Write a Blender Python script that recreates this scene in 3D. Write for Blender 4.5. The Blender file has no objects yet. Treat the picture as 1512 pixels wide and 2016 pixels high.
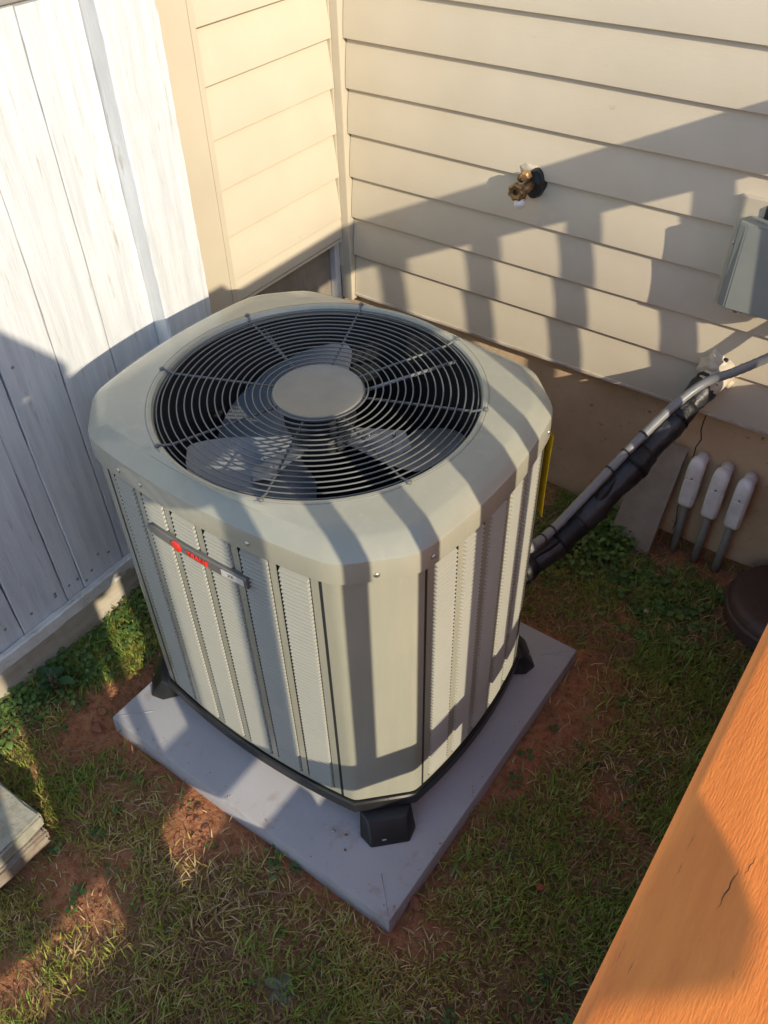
import bpy, bmesh, math, random
import numpy as np
from mathutils import Vector, Matrix

random.seed(7)
rng = np.random.default_rng(7)
scn = bpy.context.scene
col = scn.collection

# ------------------------------------------------------------------ camera
CAM = Vector((1.64567, -2.05773, 1.94279))
YAW, PITCH, ROLL = math.radians(126.4615), math.radians(-43.2063), math.radians(-1.6367)
fw = Vector((math.cos(PITCH) * math.cos(YAW), math.cos(PITCH) * math.sin(YAW), math.sin(PITCH)))
rt = Vector((math.sin(YAW), -math.cos(YAW), 0))
up = rt.cross(fw)
r2 = math.cos(ROLL) * rt + math.sin(ROLL) * up
u2 = -math.sin(ROLL) * rt + math.cos(ROLL) * up
cd = bpy.data.cameras.new("camera")
cam = bpy.data.objects.new("camera", cd)
col.objects.link(cam)
cam.matrix_world = Matrix(((r2.x, u2.x, -fw.x, CAM.x), (r2.y, u2.y, -fw.y, CAM.y), (r2.z, u2.z, -fw.z, CAM.z), (0, 0, 0, 1)))
cd.sensor_fit = 'VERTICAL'
cd.sensor_height = 24.0
cd.lens = 24.0 * 1677.33 / 2016.0
cd.clip_start = 0.02
cd.clip_end = 400.0
scn.camera = cam

# ------------------------------------------------------------------ light
SUN_DIR = Vector((0.917, -0.399, 0.444)).normalized()      # towards the sun
SUN_EL = math.asin(SUN_DIR.z)
world = bpy.data.worlds.new("World")
scn.world = world
world.use_nodes = True
wn = world.node_tree.nodes
wl = world.node_tree.links
wn.clear()
wo = wn.new('ShaderNodeOutputWorld')
wb = wn.new('ShaderNodeBackground')
sky = wn.new('ShaderNodeTexSky')
sky.sky_type = 'NISHITA'
sky.sun_disc = False
sky.sun_elevation = SUN_EL
sky.sun_rotation = math.atan2(SUN_DIR.x, SUN_DIR.y)
sky.air_density = 1.0
sky.dust_density = 0.4
sky.ozone_density = 1.2
wb.inputs['Strength'].default_value = 0.15
wl.new(sky.outputs[0], wb.inputs[0])
wl.new(wb.outputs[0], wo.inputs[0])
sl = bpy.data.lights.new("sun", 'SUN')
sl.energy = 2.4
sl.angle = math.radians(0.55)
sl.color = (1.0, 0.875, 0.67)
sun = bpy.data.objects.new("sun", sl)
col.objects.link(sun)
sun.rotation_euler = SUN_DIR.to_track_quat('Z', 'Y').to_euler()
sun.location = (6, -3, 5)
scn.view_settings.view_transform = 'Standard'
scn.view_settings.look = 'None'
scn.view_settings.gamma = 1.0
scn.view_settings.use_curve_mapping = False
scn.view_settings.exposure = 1.17
scn.cycles.max_bounces = 8
scn.cycles.diffuse_bounces = 4
scn.cycles.caustics_reflective = False
scn.cycles.caustics_refractive = False
scn.cycles.sample_clamp_indirect = 6.0
try:
    scn.cycles.use_denoising = True
except Exception:
    pass

# ------------------------------------------------------------------ materials
MATS = {}


def nd(nt, t, **kw):
    n = nt.nodes.new(t)
    for k, v in kw.items():
        n.inputs[k].default_value = v
    return n


def mat(name, base, rough=0.6, metal=0.0, var=None, scale=8.0, stretch=(1, 1, 1), bump=0.0, bscale=60.0, spec=0.5,
        spots=None, coat=0.0, hi=0.65, lo=0.35, detail=4.0, bdetail=3.0, bstretch=None, attr=False):
    """procedural Principled material: base colour mixed with a second colour by noise, optional third by spots, bump"""
    m = bpy.data.materials.new(name)
    m.use_nodes = True
    nt = m.node_tree
    b = nt.nodes['Principled BSDF']
    b.inputs['Roughness'].default_value = rough
    b.inputs['Metallic'].default_value = metal
    b.inputs['Specular IOR Level'].default_value = spec
    b.inputs['Coat Weight'].default_value = coat
    geo = nt.nodes.new('ShaderNodeNewGeometry')
    mp = nt.nodes.new('ShaderNodeMapping')
    mp.inputs['Scale'].default_value = stretch
    nt.links.new(geo.outputs['Position'], mp.inputs[0])
    cur = None
    if var is not None:
        no = nd(nt, 'ShaderNodeTexNoise', Scale=scale, Detail=detail, Roughness=0.6)
        nt.links.new(mp.outputs[0], no.inputs['Vector'])
        rp = nt.nodes.new('ShaderNodeMapRange')
        rp.inputs['From Min'].default_value = lo
        rp.inputs['From Max'].default_value = hi
        nt.links.new(no.outputs['Fac'], rp.inputs['Value'])
        mx = nt.nodes.new('ShaderNodeMix')
        mx.data_type = 'RGBA'
        mx.inputs[6].default_value = (*base, 1)
        mx.inputs[7].default_value = (*var, 1)
        nt.links.new(rp.outputs[0], mx.inputs[0])
        cur = mx.outputs[2]
    if spots is not None:
        c3, sc3, lo3, hi3 = spots[:4]
        no = nd(nt, 'ShaderNodeTexNoise', Scale=sc3, Detail=6.0, Roughness=0.65)
        if len(spots) > 4:
            mp3 = nt.nodes.new('ShaderNodeMapping')
            mp3.inputs['Scale'].default_value = spots[4]
            nt.links.new(geo.outputs['Position'], mp3.inputs[0])
            nt.links.new(mp3.outputs[0], no.inputs['Vector'])
        else:
            nt.links.new(mp.outputs[0], no.inputs['Vector'])
        rp = nt.nodes.new('ShaderNodeMapRange')
        rp.inputs['From Min'].default_value = lo3
        rp.inputs['From Max'].default_value = hi3
        nt.links.new(no.outputs['Fac'], rp.inputs['Value'])
        mx = nt.nodes.new('ShaderNodeMix')
        mx.data_type = 'RGBA'
        if cur is not None:
            nt.links.new(cur, mx.inputs[6])
        else:
            mx.inputs[6].default_value = (*base, 1)
        mx.inputs[7].default_value = (*c3, 1)
        nt.links.new(rp.outputs[0], mx.inputs[0])
        cur = mx.outputs[2]
    if attr:
        at = nt.nodes.new('ShaderNodeAttribute')
        at.attribute_name = 'tint'
        cur = at.outputs['Color']
    if cur is not None:
        nt.links.new(cur, b.inputs['Base Color'])
    else:
        b.inputs['Base Color'].default_value = (*base, 1)
    if bump > 0:
        no = nd(nt, 'ShaderNodeTexNoise', Scale=bscale, Detail=bdetail, Roughness=0.6)
        if bstretch is not None:
            mp2 = nt.nodes.new('ShaderNodeMapping')
            mp2.inputs['Scale'].default_value = bstretch
            nt.links.new(geo.outputs['Position'], mp2.inputs[0])
            nt.links.new(mp2.outputs[0], no.inputs['Vector'])
        else:
            nt.links.new(mp.outputs[0], no.inputs['Vector'])
        bp = nd(nt, 'ShaderNodeBump', Strength=bump, Distance=0.004)
        nt.links.new(no.outputs['Fac'], bp.inputs['Height'])
        nt.links.new(bp.outputs[0], b.inputs['Normal'])
    MATS[name] = m
    return m


SIDING = mat('siding_vinyl', (0.565, 0.500, 0.382), 0.55, var=(0.52, 0.455, 0.345), scale=3.0, bump=0.14, bscale=24, bstretch=(2.2, 2.2, 16), spec=0.35,
             spots=((0.40, 0.32, 0.21), 26.0, 0.68, 0.82))
TRIM = mat('trim_vinyl', (0.515, 0.452, 0.342), 0.55, var=(0.48, 0.42, 0.315), scale=4.0, bump=0.04, bscale=90)
WHITE_STRIP = mat('starter_strip_metal', (0.66, 0.60, 0.52), 0.45, var=(0.45, 0.37, 0.29), scale=18.0)
GREYWHITE = mat('corner_flashing', (0.55, 0.55, 0.54), 0.5, var=(0.42, 0.42, 0.42), scale=14)
PAINT = mat('white_fence_paint', (0.61, 0.63, 0.645), 0.7, var=(0.50, 0.52, 0.535), scale=6.0, stretch=(3, 9, 0.7), bump=0.35, bscale=34.0,
            bstretch=(6, 9, 0.5), spots=((0.40, 0.375, 0.33), 30.0, 0.62, 0.72, (1.5, 3, 0.28)))
PAINT2 = mat('white_fence_paint_dull', (0.62, 0.61, 0.58), 0.75, var=(0.52, 0.51, 0.48), scale=7.0, stretch=(3, 9, 0.7), bump=0.4, bscale=30.0,
             bstretch=(6, 9, 0.5), spots=((0.28, 0.25, 0.20), 26.0, 0.62, 0.73, (1.5, 3, 0.25)))
RAILPAINT = mat('fence_rail_paint', (0.68, 0.665, 0.62), 0.7, var=(0.55, 0.53, 0.48), scale=14.0, bump=0.4, bscale=50.0,
                spots=((0.26, 0.24, 0.17), 16.0, 0.56, 0.66, (3, 1, 3)))
KICK = mat('kickboard_wood', (0.46, 0.41, 0.33), 0.8, var=(0.36, 0.31, 0.235), scale=9.0, stretch=(1, 0.4, 3), bump=0.4, bscale=60,
           spots=((0.20, 0.17, 0.11), 30.0, 0.6, 0.72))
GREYWOOD = mat('weathered_grey_wood', (0.27, 0.26, 0.245), 0.85, var=(0.20, 0.19, 0.175), scale=20, bump=0.4)
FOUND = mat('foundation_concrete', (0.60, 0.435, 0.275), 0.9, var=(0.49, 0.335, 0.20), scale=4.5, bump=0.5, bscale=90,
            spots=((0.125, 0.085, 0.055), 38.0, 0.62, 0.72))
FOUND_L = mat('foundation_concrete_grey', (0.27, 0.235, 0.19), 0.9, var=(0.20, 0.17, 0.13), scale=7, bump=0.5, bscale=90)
UNIT = mat('condenser_paint', (0.315, 0.315, 0.250), 0.26, var=(0.30, 0.30, 0.24), scale=5, spec=0.5, bump=0.03, bscale=160, coat=0.30,
           spots=((0.355, 0.335, 0.265), 9.0, 0.50, 0.80, (4, 4, 0.5)))
UNITL = mat('louver_paint', (0.335, 0.335, 0.285), 0.36, var=(0.315, 0.315, 0.27), scale=6, spec=0.5)
HUBM = mat('hub_cap_paint', (0.25, 0.238, 0.20), 0.5, var=(0.22, 0.212, 0.18), scale=22)
WIRE = mat('grille_wire', (0.115, 0.12, 0.118), 0.4, spec=0.5)
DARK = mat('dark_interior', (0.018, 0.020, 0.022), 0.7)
COIL = mat('coil_fins', (0.06, 0.065, 0.07), 0.5, metal=0.3, var=(0.03, 0.032, 0.035), scale=60)
ALU = mat('fan_aluminium', (0.27, 0.285, 0.305), 0.4, metal=0.35, var=(0.22, 0.235, 0.25), scale=9)
BASEBLK = mat('black_base_plastic', (0.012, 0.012, 0.013), 0.42, var=(0.018, 0.018, 0.018), scale=25, bump=0.08, bscale=140)
STEEL = mat('screw_steel', (0.55, 0.54, 0.50), 0.3, metal=0.9)
PLATE = mat('nameplate_grey', (0.135, 0.135, 0.125), 0.4, var=(0.115, 0.115, 0.108), scale=30)
RED = mat('badge_red', (0.80, 0.035, 0.022), 0.45)
SILVER = mat('badge_silver', (0.62, 0.62, 0.60), 0.35, metal=0.2)
INK = mat('badge_ink', (0.05, 0.05, 0.05), 0.5)
YELLOW = mat('energy_label_yellow', (0.95, 0.73, 0.02), 0.5, var=(0.90, 0.68, 0.02), scale=10)
PAD = mat('pad_composite', (0.40, 0.395, 0.405), 0.8, var=(0.365, 0.36, 0.37), scale=7, bump=0.12, bscale=220,
          spots=((0.27, 0.20, 0.155), 11.0, 0.56, 0.78))
ORANGE = mat('orange_deck_stain', (0.90, 0.255, 0.040), 0.65, var=(0.78, 0.20, 0.030), scale=9, stretch=(12, 1.6, 12), bump=0.32, bscale=48,
             bstretch=(24, 3.0, 24), bdetail=8.0, spots=((0.34, 0.10, 0.028), 26.0, 0.655, 0.72, (13, 1.3, 13)))
DECKB = mat('deck_board_stain', (0.42, 0.17, 0.06), 0.6, var=(0.34, 0.13, 0.045), scale=12, stretch=(10, 1, 10), bump=0.4, bscale=30)
BRASS = mat('old_brass', (0.33, 0.20, 0.085), 0.45, metal=0.75, var=(0.20, 0.125, 0.06), scale=60, bump=0.15, bscale=120)
BRASSL = mat('worn_brass', (0.62, 0.38, 0.17), 0.4, metal=0.7, var=(0.50, 0.30, 0.13), scale=60)
RUBBER = mat('black_rubber', (0.022, 0.022, 0.022), 0.55)
WHITEPL = mat('white_plastic', (0.82, 0.815, 0.80), 0.5, var=(0.70, 0.68, 0.65), scale=26,
              spots=((0.42, 0.27, 0.19), 34.0, 0.64, 0.74))
GREYPVC = mat('grey_pvc', (0.235, 0.235, 0.215), 0.5, var=(0.185, 0.175, 0.15), scale=26, spots=((0.24, 0.15, 0.09), 22, 0.6, 0.72))
BOXGREY = mat('grey_box_paint', (0.215, 0.235, 0.22), 0.38, var=(0.195, 0.215, 0.20), scale=9, coat=0.1)
CONDUIT = mat('flexible_conduit', (0.165, 0.17, 0.175), 0.42, var=(0.20, 0.20, 0.20), scale=20, coat=0.1)
FOAM = mat('black_insulation', (0.010, 0.010, 0.011), 0.42, bump=1.0, bscale=30, bdetail=5.0, var=(0.028, 0.028, 0.029), scale=18)
TAPE = mat('black_tape', (0.012, 0.012, 0.013), 0.45, bump=0.9, bscale=34, spec=0.35)
COPPER = mat('copper_pipe', (0.62, 0.29, 0.15), 0.35, metal=0.85)
PUTTY = mat('sleeve_putty', (0.55, 0.485, 0.38), 0.6, var=(0.48, 0.41, 0.31), scale=26, bump=0.7, bscale=44)
SLAB = mat('slab_concrete', (0.34, 0.30, 0.245), 0.9, var=(0.265, 0.225, 0.175), scale=14, bump=0.35, bscale=120)
LID = mat('brown_plastic', (0.088, 0.050, 0.038), 0.55, var=(0.070, 0.040, 0.031), scale=20, bump=0.1, bscale=150)
PAVER = mat('old_paver', (0.36, 0.345, 0.28), 0.9, var=(0.25, 0.245, 0.185), scale=24, bump=0.7, bscale=70,
            spots=((0.40, 0.27, 0.16), 14.0, 0.54, 0.66))
PAVER2 = mat('old_paver_dark', (0.30, 0.255, 0.20), 0.9, var=(0.19, 0.15, 0.11), scale=24, bump=0.7, bscale=70)
BLADE = mat('grass_blade', (0.1, 0.12, 0.03), 0.6, attr=True, spec=0.25)
LEAF = mat('weed_leaf', (0.055, 0.13, 0.03), 0.5, attr=True, spec=0.3)
TWIG = mat('dry_twig', (0.26, 0.17, 0.10), 0.85, var=(0.17, 0.11, 0.06), scale=60)
STONE = mat('small_stone', (0.42, 0.40, 0.36), 0.85, var=(0.32, 0.29, 0.25), scale=80)
CRACK = mat('wood_crack', (0.09, 0.035, 0.015), 0.9)
CLOD = mat('clay_clod', (0.30, 0.130, 0.068), 0.95, var=(0.22, 0.09, 0.045), scale=40, bump=0.5, bscale=150)


def soil_material():
    m = bpy.data.materials.new('clay_soil')
    m.use_nodes = True
    nt = m.node_tree
    b = nt.nodes['Principled BSDF']
    b.inputs['Roughness'].default_value = 0.95
    b.inputs['Specular IOR Level'].default_value = 0.15
    geo = nt.nodes.new('ShaderNodeNewGeometry')

    def noise(sc, de, lo, hi):
        n = nd(nt, 'ShaderNodeTexNoise', Scale=sc, Detail=de, Roughness=0.65)
        nt.links.new(geo.outputs['Position'], n.inputs['Vector'])
        r = nt.nodes.new('ShaderNodeMapRange')
        r.inputs['From Min'].default_value = lo
        r.inputs['From Max'].default_value = hi
        nt.links.new(n.outputs['Fac'], r.inputs['Value'])
        return r.outputs[0], n.outputs['Fac']

    at = nt.nodes.new('ShaderNodeAttribute')
    at.attribute_name = 'tint'
    f1, _ = noise(55.0, 6.0, 0.42, 0.66)
    mx = nt.nodes.new('ShaderNodeMix')
    mx.data_type = 'RGBA'
    nt.links.new(f1, mx.inputs[0])
    nt.links.new(at.outputs['Color'], mx.inputs[6])
    mul = nt.nodes.new('ShaderNodeMix')
    mul.data_type = 'RGBA'
    mul.blend_type = 'MULTIPLY'
    mul.inputs[0].default_value = 1.0
    mul.inputs[7].default_value = (0.62, 0.55, 0.50, 1)
    nt.links.new(at.outputs['Color'], mul.inputs[6])
    nt.links.new(mul.outputs[2], mx.inputs[7])
    nt.links.new(mx.outputs[2], b.inputs['Base Color'])
    _, h = noise(120.0, 6.0, 0, 1)
    bp = nd(nt, 'ShaderNodeBump', Strength=0.9, Distance=0.01)
    nt.links.new(h, bp.inputs['Height'])
    nt.links.new(bp.outputs[0], b.inputs['Normal'])
    return m


SOIL = soil_material()


# ------------------------------------------------------------------ helpers
def tag(o, label=None, cat=None, group=None, kind=None):
    if label:
        o['label'] = label
    if cat:
        o['category'] = cat
    if group:
        o['group'] = group
    if kind:
        o['kind'] = kind
    return o


def thing(name, label, cat, loc, rz=0.0, group=None):
    o = bpy.data.objects.new(name, None)
    o.empty_display_size = 0.05
    col.objects.link(o)
    o.location = loc
    o.rotation_euler = (0, 0, rz)
    return tag(o, label, cat, group)


class MB:
    """collects shapes (world or local coordinates) into one mesh"""

    def __init__(self):
        self.v = []
        self.f = []
        self.sm = []

    def add(self, vs, fs, smooth=False):
        n = len(self.v)
        self.v += [tuple(v) for v in vs]
        self.f += [tuple(i + n for i in f) for f in fs]
        self.sm += [smooth] * len(fs)
        return self

    def box(self, a, b, bev=0.0, jit=0.0):
        if bev <= 0:
            x0, y0, z0 = a
            x1, y1, z1 = b
            vs = [(x0, y0, z0), (x1, y0, z0), (x1, y1, z0), (x0, y1, z0), (x0, y0, z1), (x1, y0, z1), (x1, y1, z1), (x0, y1, z1)]
            fs = [(0, 3, 2, 1), (4, 5, 6, 7), (0, 1, 5, 4), (1, 2, 6, 5), (2, 3, 7, 6), (3, 0, 4, 7)]
            return self.add(vs, fs)
        bm = bmesh.new()
        bmesh.ops.create_cube(bm, size=1.0)
        for v in bm.verts:
            v.co = Vector(((a[0] + b[0]) / 2 + v.co.x * (b[0] - a[0]), (a[1] + b[1]) / 2 + v.co.y * (b[1] - a[1]),
                           (a[2] + b[2]) / 2 + v.co.z * (b[2] - a[2])))
        bmesh.ops.bevel(bm, geom=list(bm.edges), offset=bev, segments=2, profile=0.6, affect='EDGES')
        return self.bm(bm)

    def bm(self, bm, M=None, smooth=False):
        bm.verts.ensure_lookup_table()
        bm.verts.index_update()
        vs = [(M @ v.co) if M is not None else v.co.copy() for v in bm.verts]
        fs = [[v.index for v in f.verts] for f in bm.faces]
        bm.free()
        return self.add(vs, fs, smooth)

    def tube(self, pts, rad, seg=10, cap=True, smooth=True):
        pts = [Vector(p) for p in pts]
        n = len(pts)
        if not hasattr(rad, '__len__'):
            rad = [rad] * n
        T = [((pts[min(i + 1, n - 1)] - pts[max(i - 1, 0)]).normalized()) for i in range(n)]
        ref = Vector((0, 0, 1)) if abs(T[0].z) < 0.9 else Vector((1, 0, 0))
        nrm = T[0].cross(ref).normalized()
        vs = []
        for i in range(n):
            nrm = (nrm - T[i] * nrm.dot(T[i])).normalized()
            bn = T[i].cross(nrm)
            for k in range(seg):
                a = 2 * math.pi * k / seg
                vs.append(pts[i] + (nrm * math.cos(a) + bn * math.sin(a)) * rad[i])
        fs = [(i * seg + k, i * seg + (k + 1) % seg, (i + 1) * seg + (k + 1) % seg, (i + 1) * seg + k) for i in range(n - 1) for k in range(seg)]
        if cap:
            fs.append(tuple(range(seg))[::-1])
            fs.append(tuple((n - 1) * seg + k for k in range(seg)))
        return self.add(vs, fs, smooth)

    def lathe(self, prof, c=(0, 0, 0), axis='Z', seg=24, smooth=True):
        """prof: (radius, height) list"""
        vs = []
        for r, h in prof:
            for k in range(seg):
                a = 2 * math.pi * k / seg
                p = (r * math.cos(a), r * math.sin(a), h)
                if axis == 'Y':
                    p = (p[0], p[2], p[1])
                elif axis == 'X':
                    p = (p[2], p[0], p[1])
                vs.append((c[0] + p[0], c[1] + p[1], c[2] + p[2]))
        n = len(prof)
        fs = [(i * seg + k, i * seg + (k + 1) % seg, (i + 1) * seg + (k + 1) % seg, (i + 1) * seg + k) for i in range(n - 1) for k in range(seg)]
        fs.append(tuple(range(seg))[::-1])
        fs.append(tuple((n - 1) * seg + k for k in range(seg)))
        return self.add(vs, fs, smooth)

    def build(self, name, m, parent=None, origin=(0, 0, 0), kind=None, loc=None):
        me = bpy.data.meshes.new(name)
        o0 = Vector(origin)
        me.from_pydata([tuple(Vector(v) - o0) for v in self.v], [], self.f)
        me.polygons.foreach_set('use_smooth', self.sm)
        me.materials.append(m)
        me.update()
        o = bpy.data.objects.new(name, me)
        col.objects.link(o)
        if parent is not None:
            o.parent = parent
        elif loc is None:
            o.location = origin
        if loc is not None:
            o.location = loc
        if kind:
            o['kind'] = kind
        return o


def fix_normals(o):
    bm = bmesh.new()
    bm.from_mesh(o.data)
    bmesh.ops.recalc_face_normals(bm, faces=bm.faces)
    bm.to_mesh(o.data)
    bm.free()
    return o


def smooth_angle(o, deg=35):
    me = o.data
    me.polygons.foreach_set('use_smooth', [True] * len(me.polygons))
    bm = bmesh.new()
    bm.from_mesh(me)
    bmesh.ops.recalc_face_normals(bm, faces=bm.faces)
    for e in bm.edges:
        if len(e.link_faces) == 2:
            e.smooth = e.calc_face_angle(0) < math.radians(deg)
    bm.to_mesh(me)
    bm.free()
    return o


def catmull(P, n=8):
    P = [Vector(p) for p in P]
    out = []
    for i in range(len(P) - 1):
        p0 = P[max(i - 1, 0)]
        p1 = P[i]
        p2 = P[i + 1]
        p3 = P[min(i + 2, len(P) - 1)]
        for k in range(n):
            t = k / n
            out.append(0.5 * ((2 * p1) + (p2 - p0) * t + (2 * p0 - 5 * p1 + 4 * p2 - p3) * t * t + (3 * p1 - p0 - 3 * p2 + p3) * t ** 3))
    out.append(P[-1])
    return out


_lat = rng.random((64, 64))


def vnoise(x, y, s):
    """smooth lattice noise, 0..1, numpy arrays"""
    x = np.asarray(x) * s + 13.7
    y = np.asarray(y) * s + 7.3
    xi = np.floor(x).astype(int)
    yi = np.floor(y).astype(int)
    fx = x - xi
    fy = y - yi
    fx = fx * fx * (3 - 2 * fx)
    fy = fy * fy * (3 - 2 * fy)
    g = lambda a, b: _lat[a % 64, b % 64]
    return (g(xi, yi) * (1 - fx) + g(xi + 1, yi) * fx) * (1 - fy) + (g(xi, yi + 1) * (1 - fx) + g(xi + 1, yi + 1) * fx) * fy


def sstep(x, a, b):
    t = np.clip((np.asarray(x) - a) / (b - a), 0, 1)
    return t * t * (3 - 2 * t)


# ------------------------------------------------------------------ ground
def ground_z(x, y):
    x = np.asarray(x, float)
    y = np.asarray(y, float)
    z = 0.055 * (1 - sstep(x, 0.03, 0.30)) + 0.02 * sstep(y, -0.35, -0.02)
    z = z - 0.02 * sstep(-y, 1.5, 2.0) - 0.012 * sstep(x, 1.15, 1.5)
    near = sstep(x, -0.4, 0.0) * (1 - sstep(x, 2.0, 2.6)) * sstep(y, -3.2, -2.8) * (1 - sstep(y, 0.1, 0.3))
    z = z + near * (0.020 * (vnoise(x, y, 3.1) - 0.5) + 0.016 * (vnoise(x, y, 11.0) - 0.5) + 0.010 * (vnoise(x, y, 31.0) - 0.5))
    # keep the soil under the pad
    inpad = sstep(x, 0.29, 0.33) * (1 - sstep(x, 1.18, 1.22)) * sstep(y, -1.50, -1.46) * (1 - sstep(y, -0.60, -0.56))
    return z * (1 - inpad) - 0.02 * inpad


def bare(x, y):
    """1 where bare clay shows, 0 where grass is dense"""
    x = np.asarray(x, float)
    y = np.asarray(y, float)
    n = 0.6 * vnoise(x, y, 3.4) + 0.4 * vnoise(x + 5, y + 3, 9.0)
    b = sstep(n, 0.56, 0.70) * 0.75

    def blob(cx, cy, rx, ry, w=1.0):
        return w * np.exp(-(((x - cx) / rx) ** 2 + ((y - cy) / ry) ** 2))

    dx = np.maximum(np.maximum(0.31 - x, x - 1.21), 0)
    dy = np.maximum(np.maximum(-1.48 - y, y + 0.58), 0)
    d = np.hypot(dx, dy)
    b = b + np.exp(-(d / 0.06) ** 2) * (0.60 + 0.8 * vnoise(x, y, 6.0))
    b = b + blob(0.24, -1.52, 0.10, 0.17, 1.0) + blob(0.27, -1.25, 0.07, 0.25, 0.9) + blob(0.55, -1.80, 0.17, 0.10, 1.1) \
        + blob(0.66, -1.58, 0.13, 0.06, 0.55) + blob(0.45, -1.60, 0.10, 0.06, 0.6) + blob(1.00, -1.62, 0.08, 0.06, 0.5) \
        + blob(1.30, -1.42, 0.05, 0.06, 0.7) + blob(0.75, -2.0, 0.12, 0.07, 0.5) + blob(1.33, -0.06, 0.16, 0.05, 1.0)
    b = b - blob(0.14, -1.25, 0.10, 0.12, 1.0) - blob(0.13, -1.65, 0.09, 0.12, 0.8)
    return np.clip(b, 0, 1)


xs = np.unique(np.concatenate([np.array([-60, -30, -15, -8, -4, -2, -1, -0.6, -0.35]), np.arange(-0.2, 2.3, 0.0155), np.array([2.4, 2.7, 3.2, 4, 6, 10, 20, 40, 80])]))
ys = np.unique(np.concatenate([np.array([-80, -40, -20, -10, -6, -4.5, -3.6, -3.1, -2.8]), np.arange(-2.65, 0.12, 0.0155), np.array([0.2, 0.5, 1, 2, 4, 8, 16, 32, 60])]))
XX, YY = np.meshgrid(xs, ys)
ZZ = ground_z(XX, YY)
nx, ny = len(xs), len(ys)
me = bpy.data.meshes.new('ground')
idx = np.arange(nx * ny).reshape(ny, nx)
faces = np.stack([idx[:-1, :-1], idx[:-1, 1:], idx[1:, 1:], idx[1:, :-1]], -1).reshape(-1, 4)
me.from_pydata(np.stack([XX, YY, ZZ], -1).reshape(-1, 3).tolist(), [], faces.tolist())
B = bare(XX, YY).reshape(-1)
nz = vnoise(XX, YY, 7.0).reshape(-1)
clay = np.array([0.49, 0.215, 0.105])
clay2 = np.array([0.38, 0.175, 0.092])
litter = np.array([0.23, 0.145, 0.075])
cl = clay * nz[:, None] + clay2 * (1 - nz[:, None])
c = litter * (1 - B[:, None]) + cl * B[:, None]
ca = me.color_attributes.new('tint', 'FLOAT_COLOR', 'POINT')
ca.data.foreach_set('color', np.concatenate([c, np.ones((len(c), 1))], 1).astype(np.float32).reshape(-1))
me.polygons.foreach_set('use_smooth', [True] * len(me.polygons))
me.materials.append(SOIL)
ground = bpy.data.objects.new('ground', me)
col.objects.link(ground)
ground['kind'] = 'structure'

# ------------------------------------------------------------------ the house corner
E = 0.127
house = thing('house', 'beige lap-sided house corner with brown concrete foundation and faucet', 'house', (0, 0, 0))


def course_profile(h, full=E):
    """(outward depth, height above the course's lower edge) from the hidden back lip to the top"""
    pr = [(0.000, 0.004), (0.0168, 0.0), (0.0182, 0.0015)]
    for t in np.linspace(0.04, h / full, 8):
        pr.append((0.0030 + 0.0152 * (1 - t ** 1.6), 0.0015 + t * full))
    pr.append((pr[-1][0] - 0.0015, pr[-1][1] + 0.012))
    return pr


def course(axis, a0, a1, zb, h=E, wob=0.0):
    pr = course_profile(h)
    n = 26
    vs = []
    for i in range(n + 1):
        a = a0 + (a1 - a0) * i / n
        w = wob * math.sin(a * 3.1 + zb * 20) + wob * 0.6 * math.sin(a * 7.7 + zb * 31)
        for d, z in pr:
            if axis == 'x':
                vs.append((a, -d, zb + z + w))
            else:
                vs.append((d, a, zb + z + w))
    k = len(pr)
    fs = [(i * k + j, (i + 1) * k + j, (i + 1) * k + j + 1, i * k + j + 1) for i in range(n) for j in range(k - 1)]
    m = MB()
    m.add(vs, fs, False)
    o = m.build('siding_course', SIDING, house)
    return smooth_angle(o, 40)


for k in range(-13, 8):
    zb = 1.42 - E * k if k < 7 else 0.521
    h = E if k < 6 else (E if k == 6 else 0.137)
    course('x', 0.046, 4.6, zb + random.uniform(-0.001, 0.001), h, 0.0007)
for k in range(-13, 7):
    zb = 1.42 - E * k
    if k == 6:
        course('y', -0.533, -0.036, 0.719, 0.066, 0.0004)
    else:
        course('y', -0.533, -0.036, zb, E, 0.0004)
# sheathing behind both walls, foundation, corner trims
m = MB()
m.box((-0.20, 0.001, 0.53), (4.6, 0.20, 3.1))
m.box((-0.20, -0.70, 0.73), (-0.001, 0.0, 3.1))
m.build('wall_core', TRIM, house)
m = MB()
m.box((-0.03, 0.022, -0.4), (4.6, 0.19, 0.529))
found = m.build('foundation', FOUND, house)
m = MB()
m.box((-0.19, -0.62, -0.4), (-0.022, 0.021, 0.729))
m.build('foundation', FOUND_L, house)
m = MB()                                                   # bottom starter strip of the back wall
m.box((0.046, -0.0195, 0.5135), (4.6, 0.012, 0.5195), 0.0015)
m.box((0.046, -0.0215, 0.519), (4.6, -0.0190, 0.5245))
m.build('starter_strip', WHITE_STRIP, house)
m = MB()
m.box((-0.012, -0.533, 0.709), (0.0195, -0.036, 0.7165), 0.0015)
m.build('starter_strip', TRIM, house)
m = MB()                                                   # inside corner post
m.box((0.0, -0.034, 0.50), (0.044, 0.0, 3.1), 0.004)
m.build('corner_post', TRIM, house)
m = MB()
m.box((0.0, -0.0395, 0.62), (0.016, -0.0345, 3.1), 0.0012)
m.build('corner_channel', TRIM, house)
m = MB()
m.box((-0.021, -0.062, 0.10), (0.004, -0.038, 0.706), 0.003)
m.build('corner_flashing', GREYWHITE, house)
m = MB()                                                   # wide trim board at the end of the left wall
m.box((-0.02, -0.642, 0.60), (0.0225, -0.5345, 3.1), 0.003)
m.build('trim_board', TRIM, house)
m = MB()
m.box((0.0228, -0.552, 0.60), (0.0255, -0.5345, 3.1), 0.001)
m.build('trim_lip', TRIM, house)
m = MB()                                                   # flat panel behind the electrical box
m.box((1.190, -0.0245, 0.852), (1.52, -0.001, 1.118), 0.003)
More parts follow.
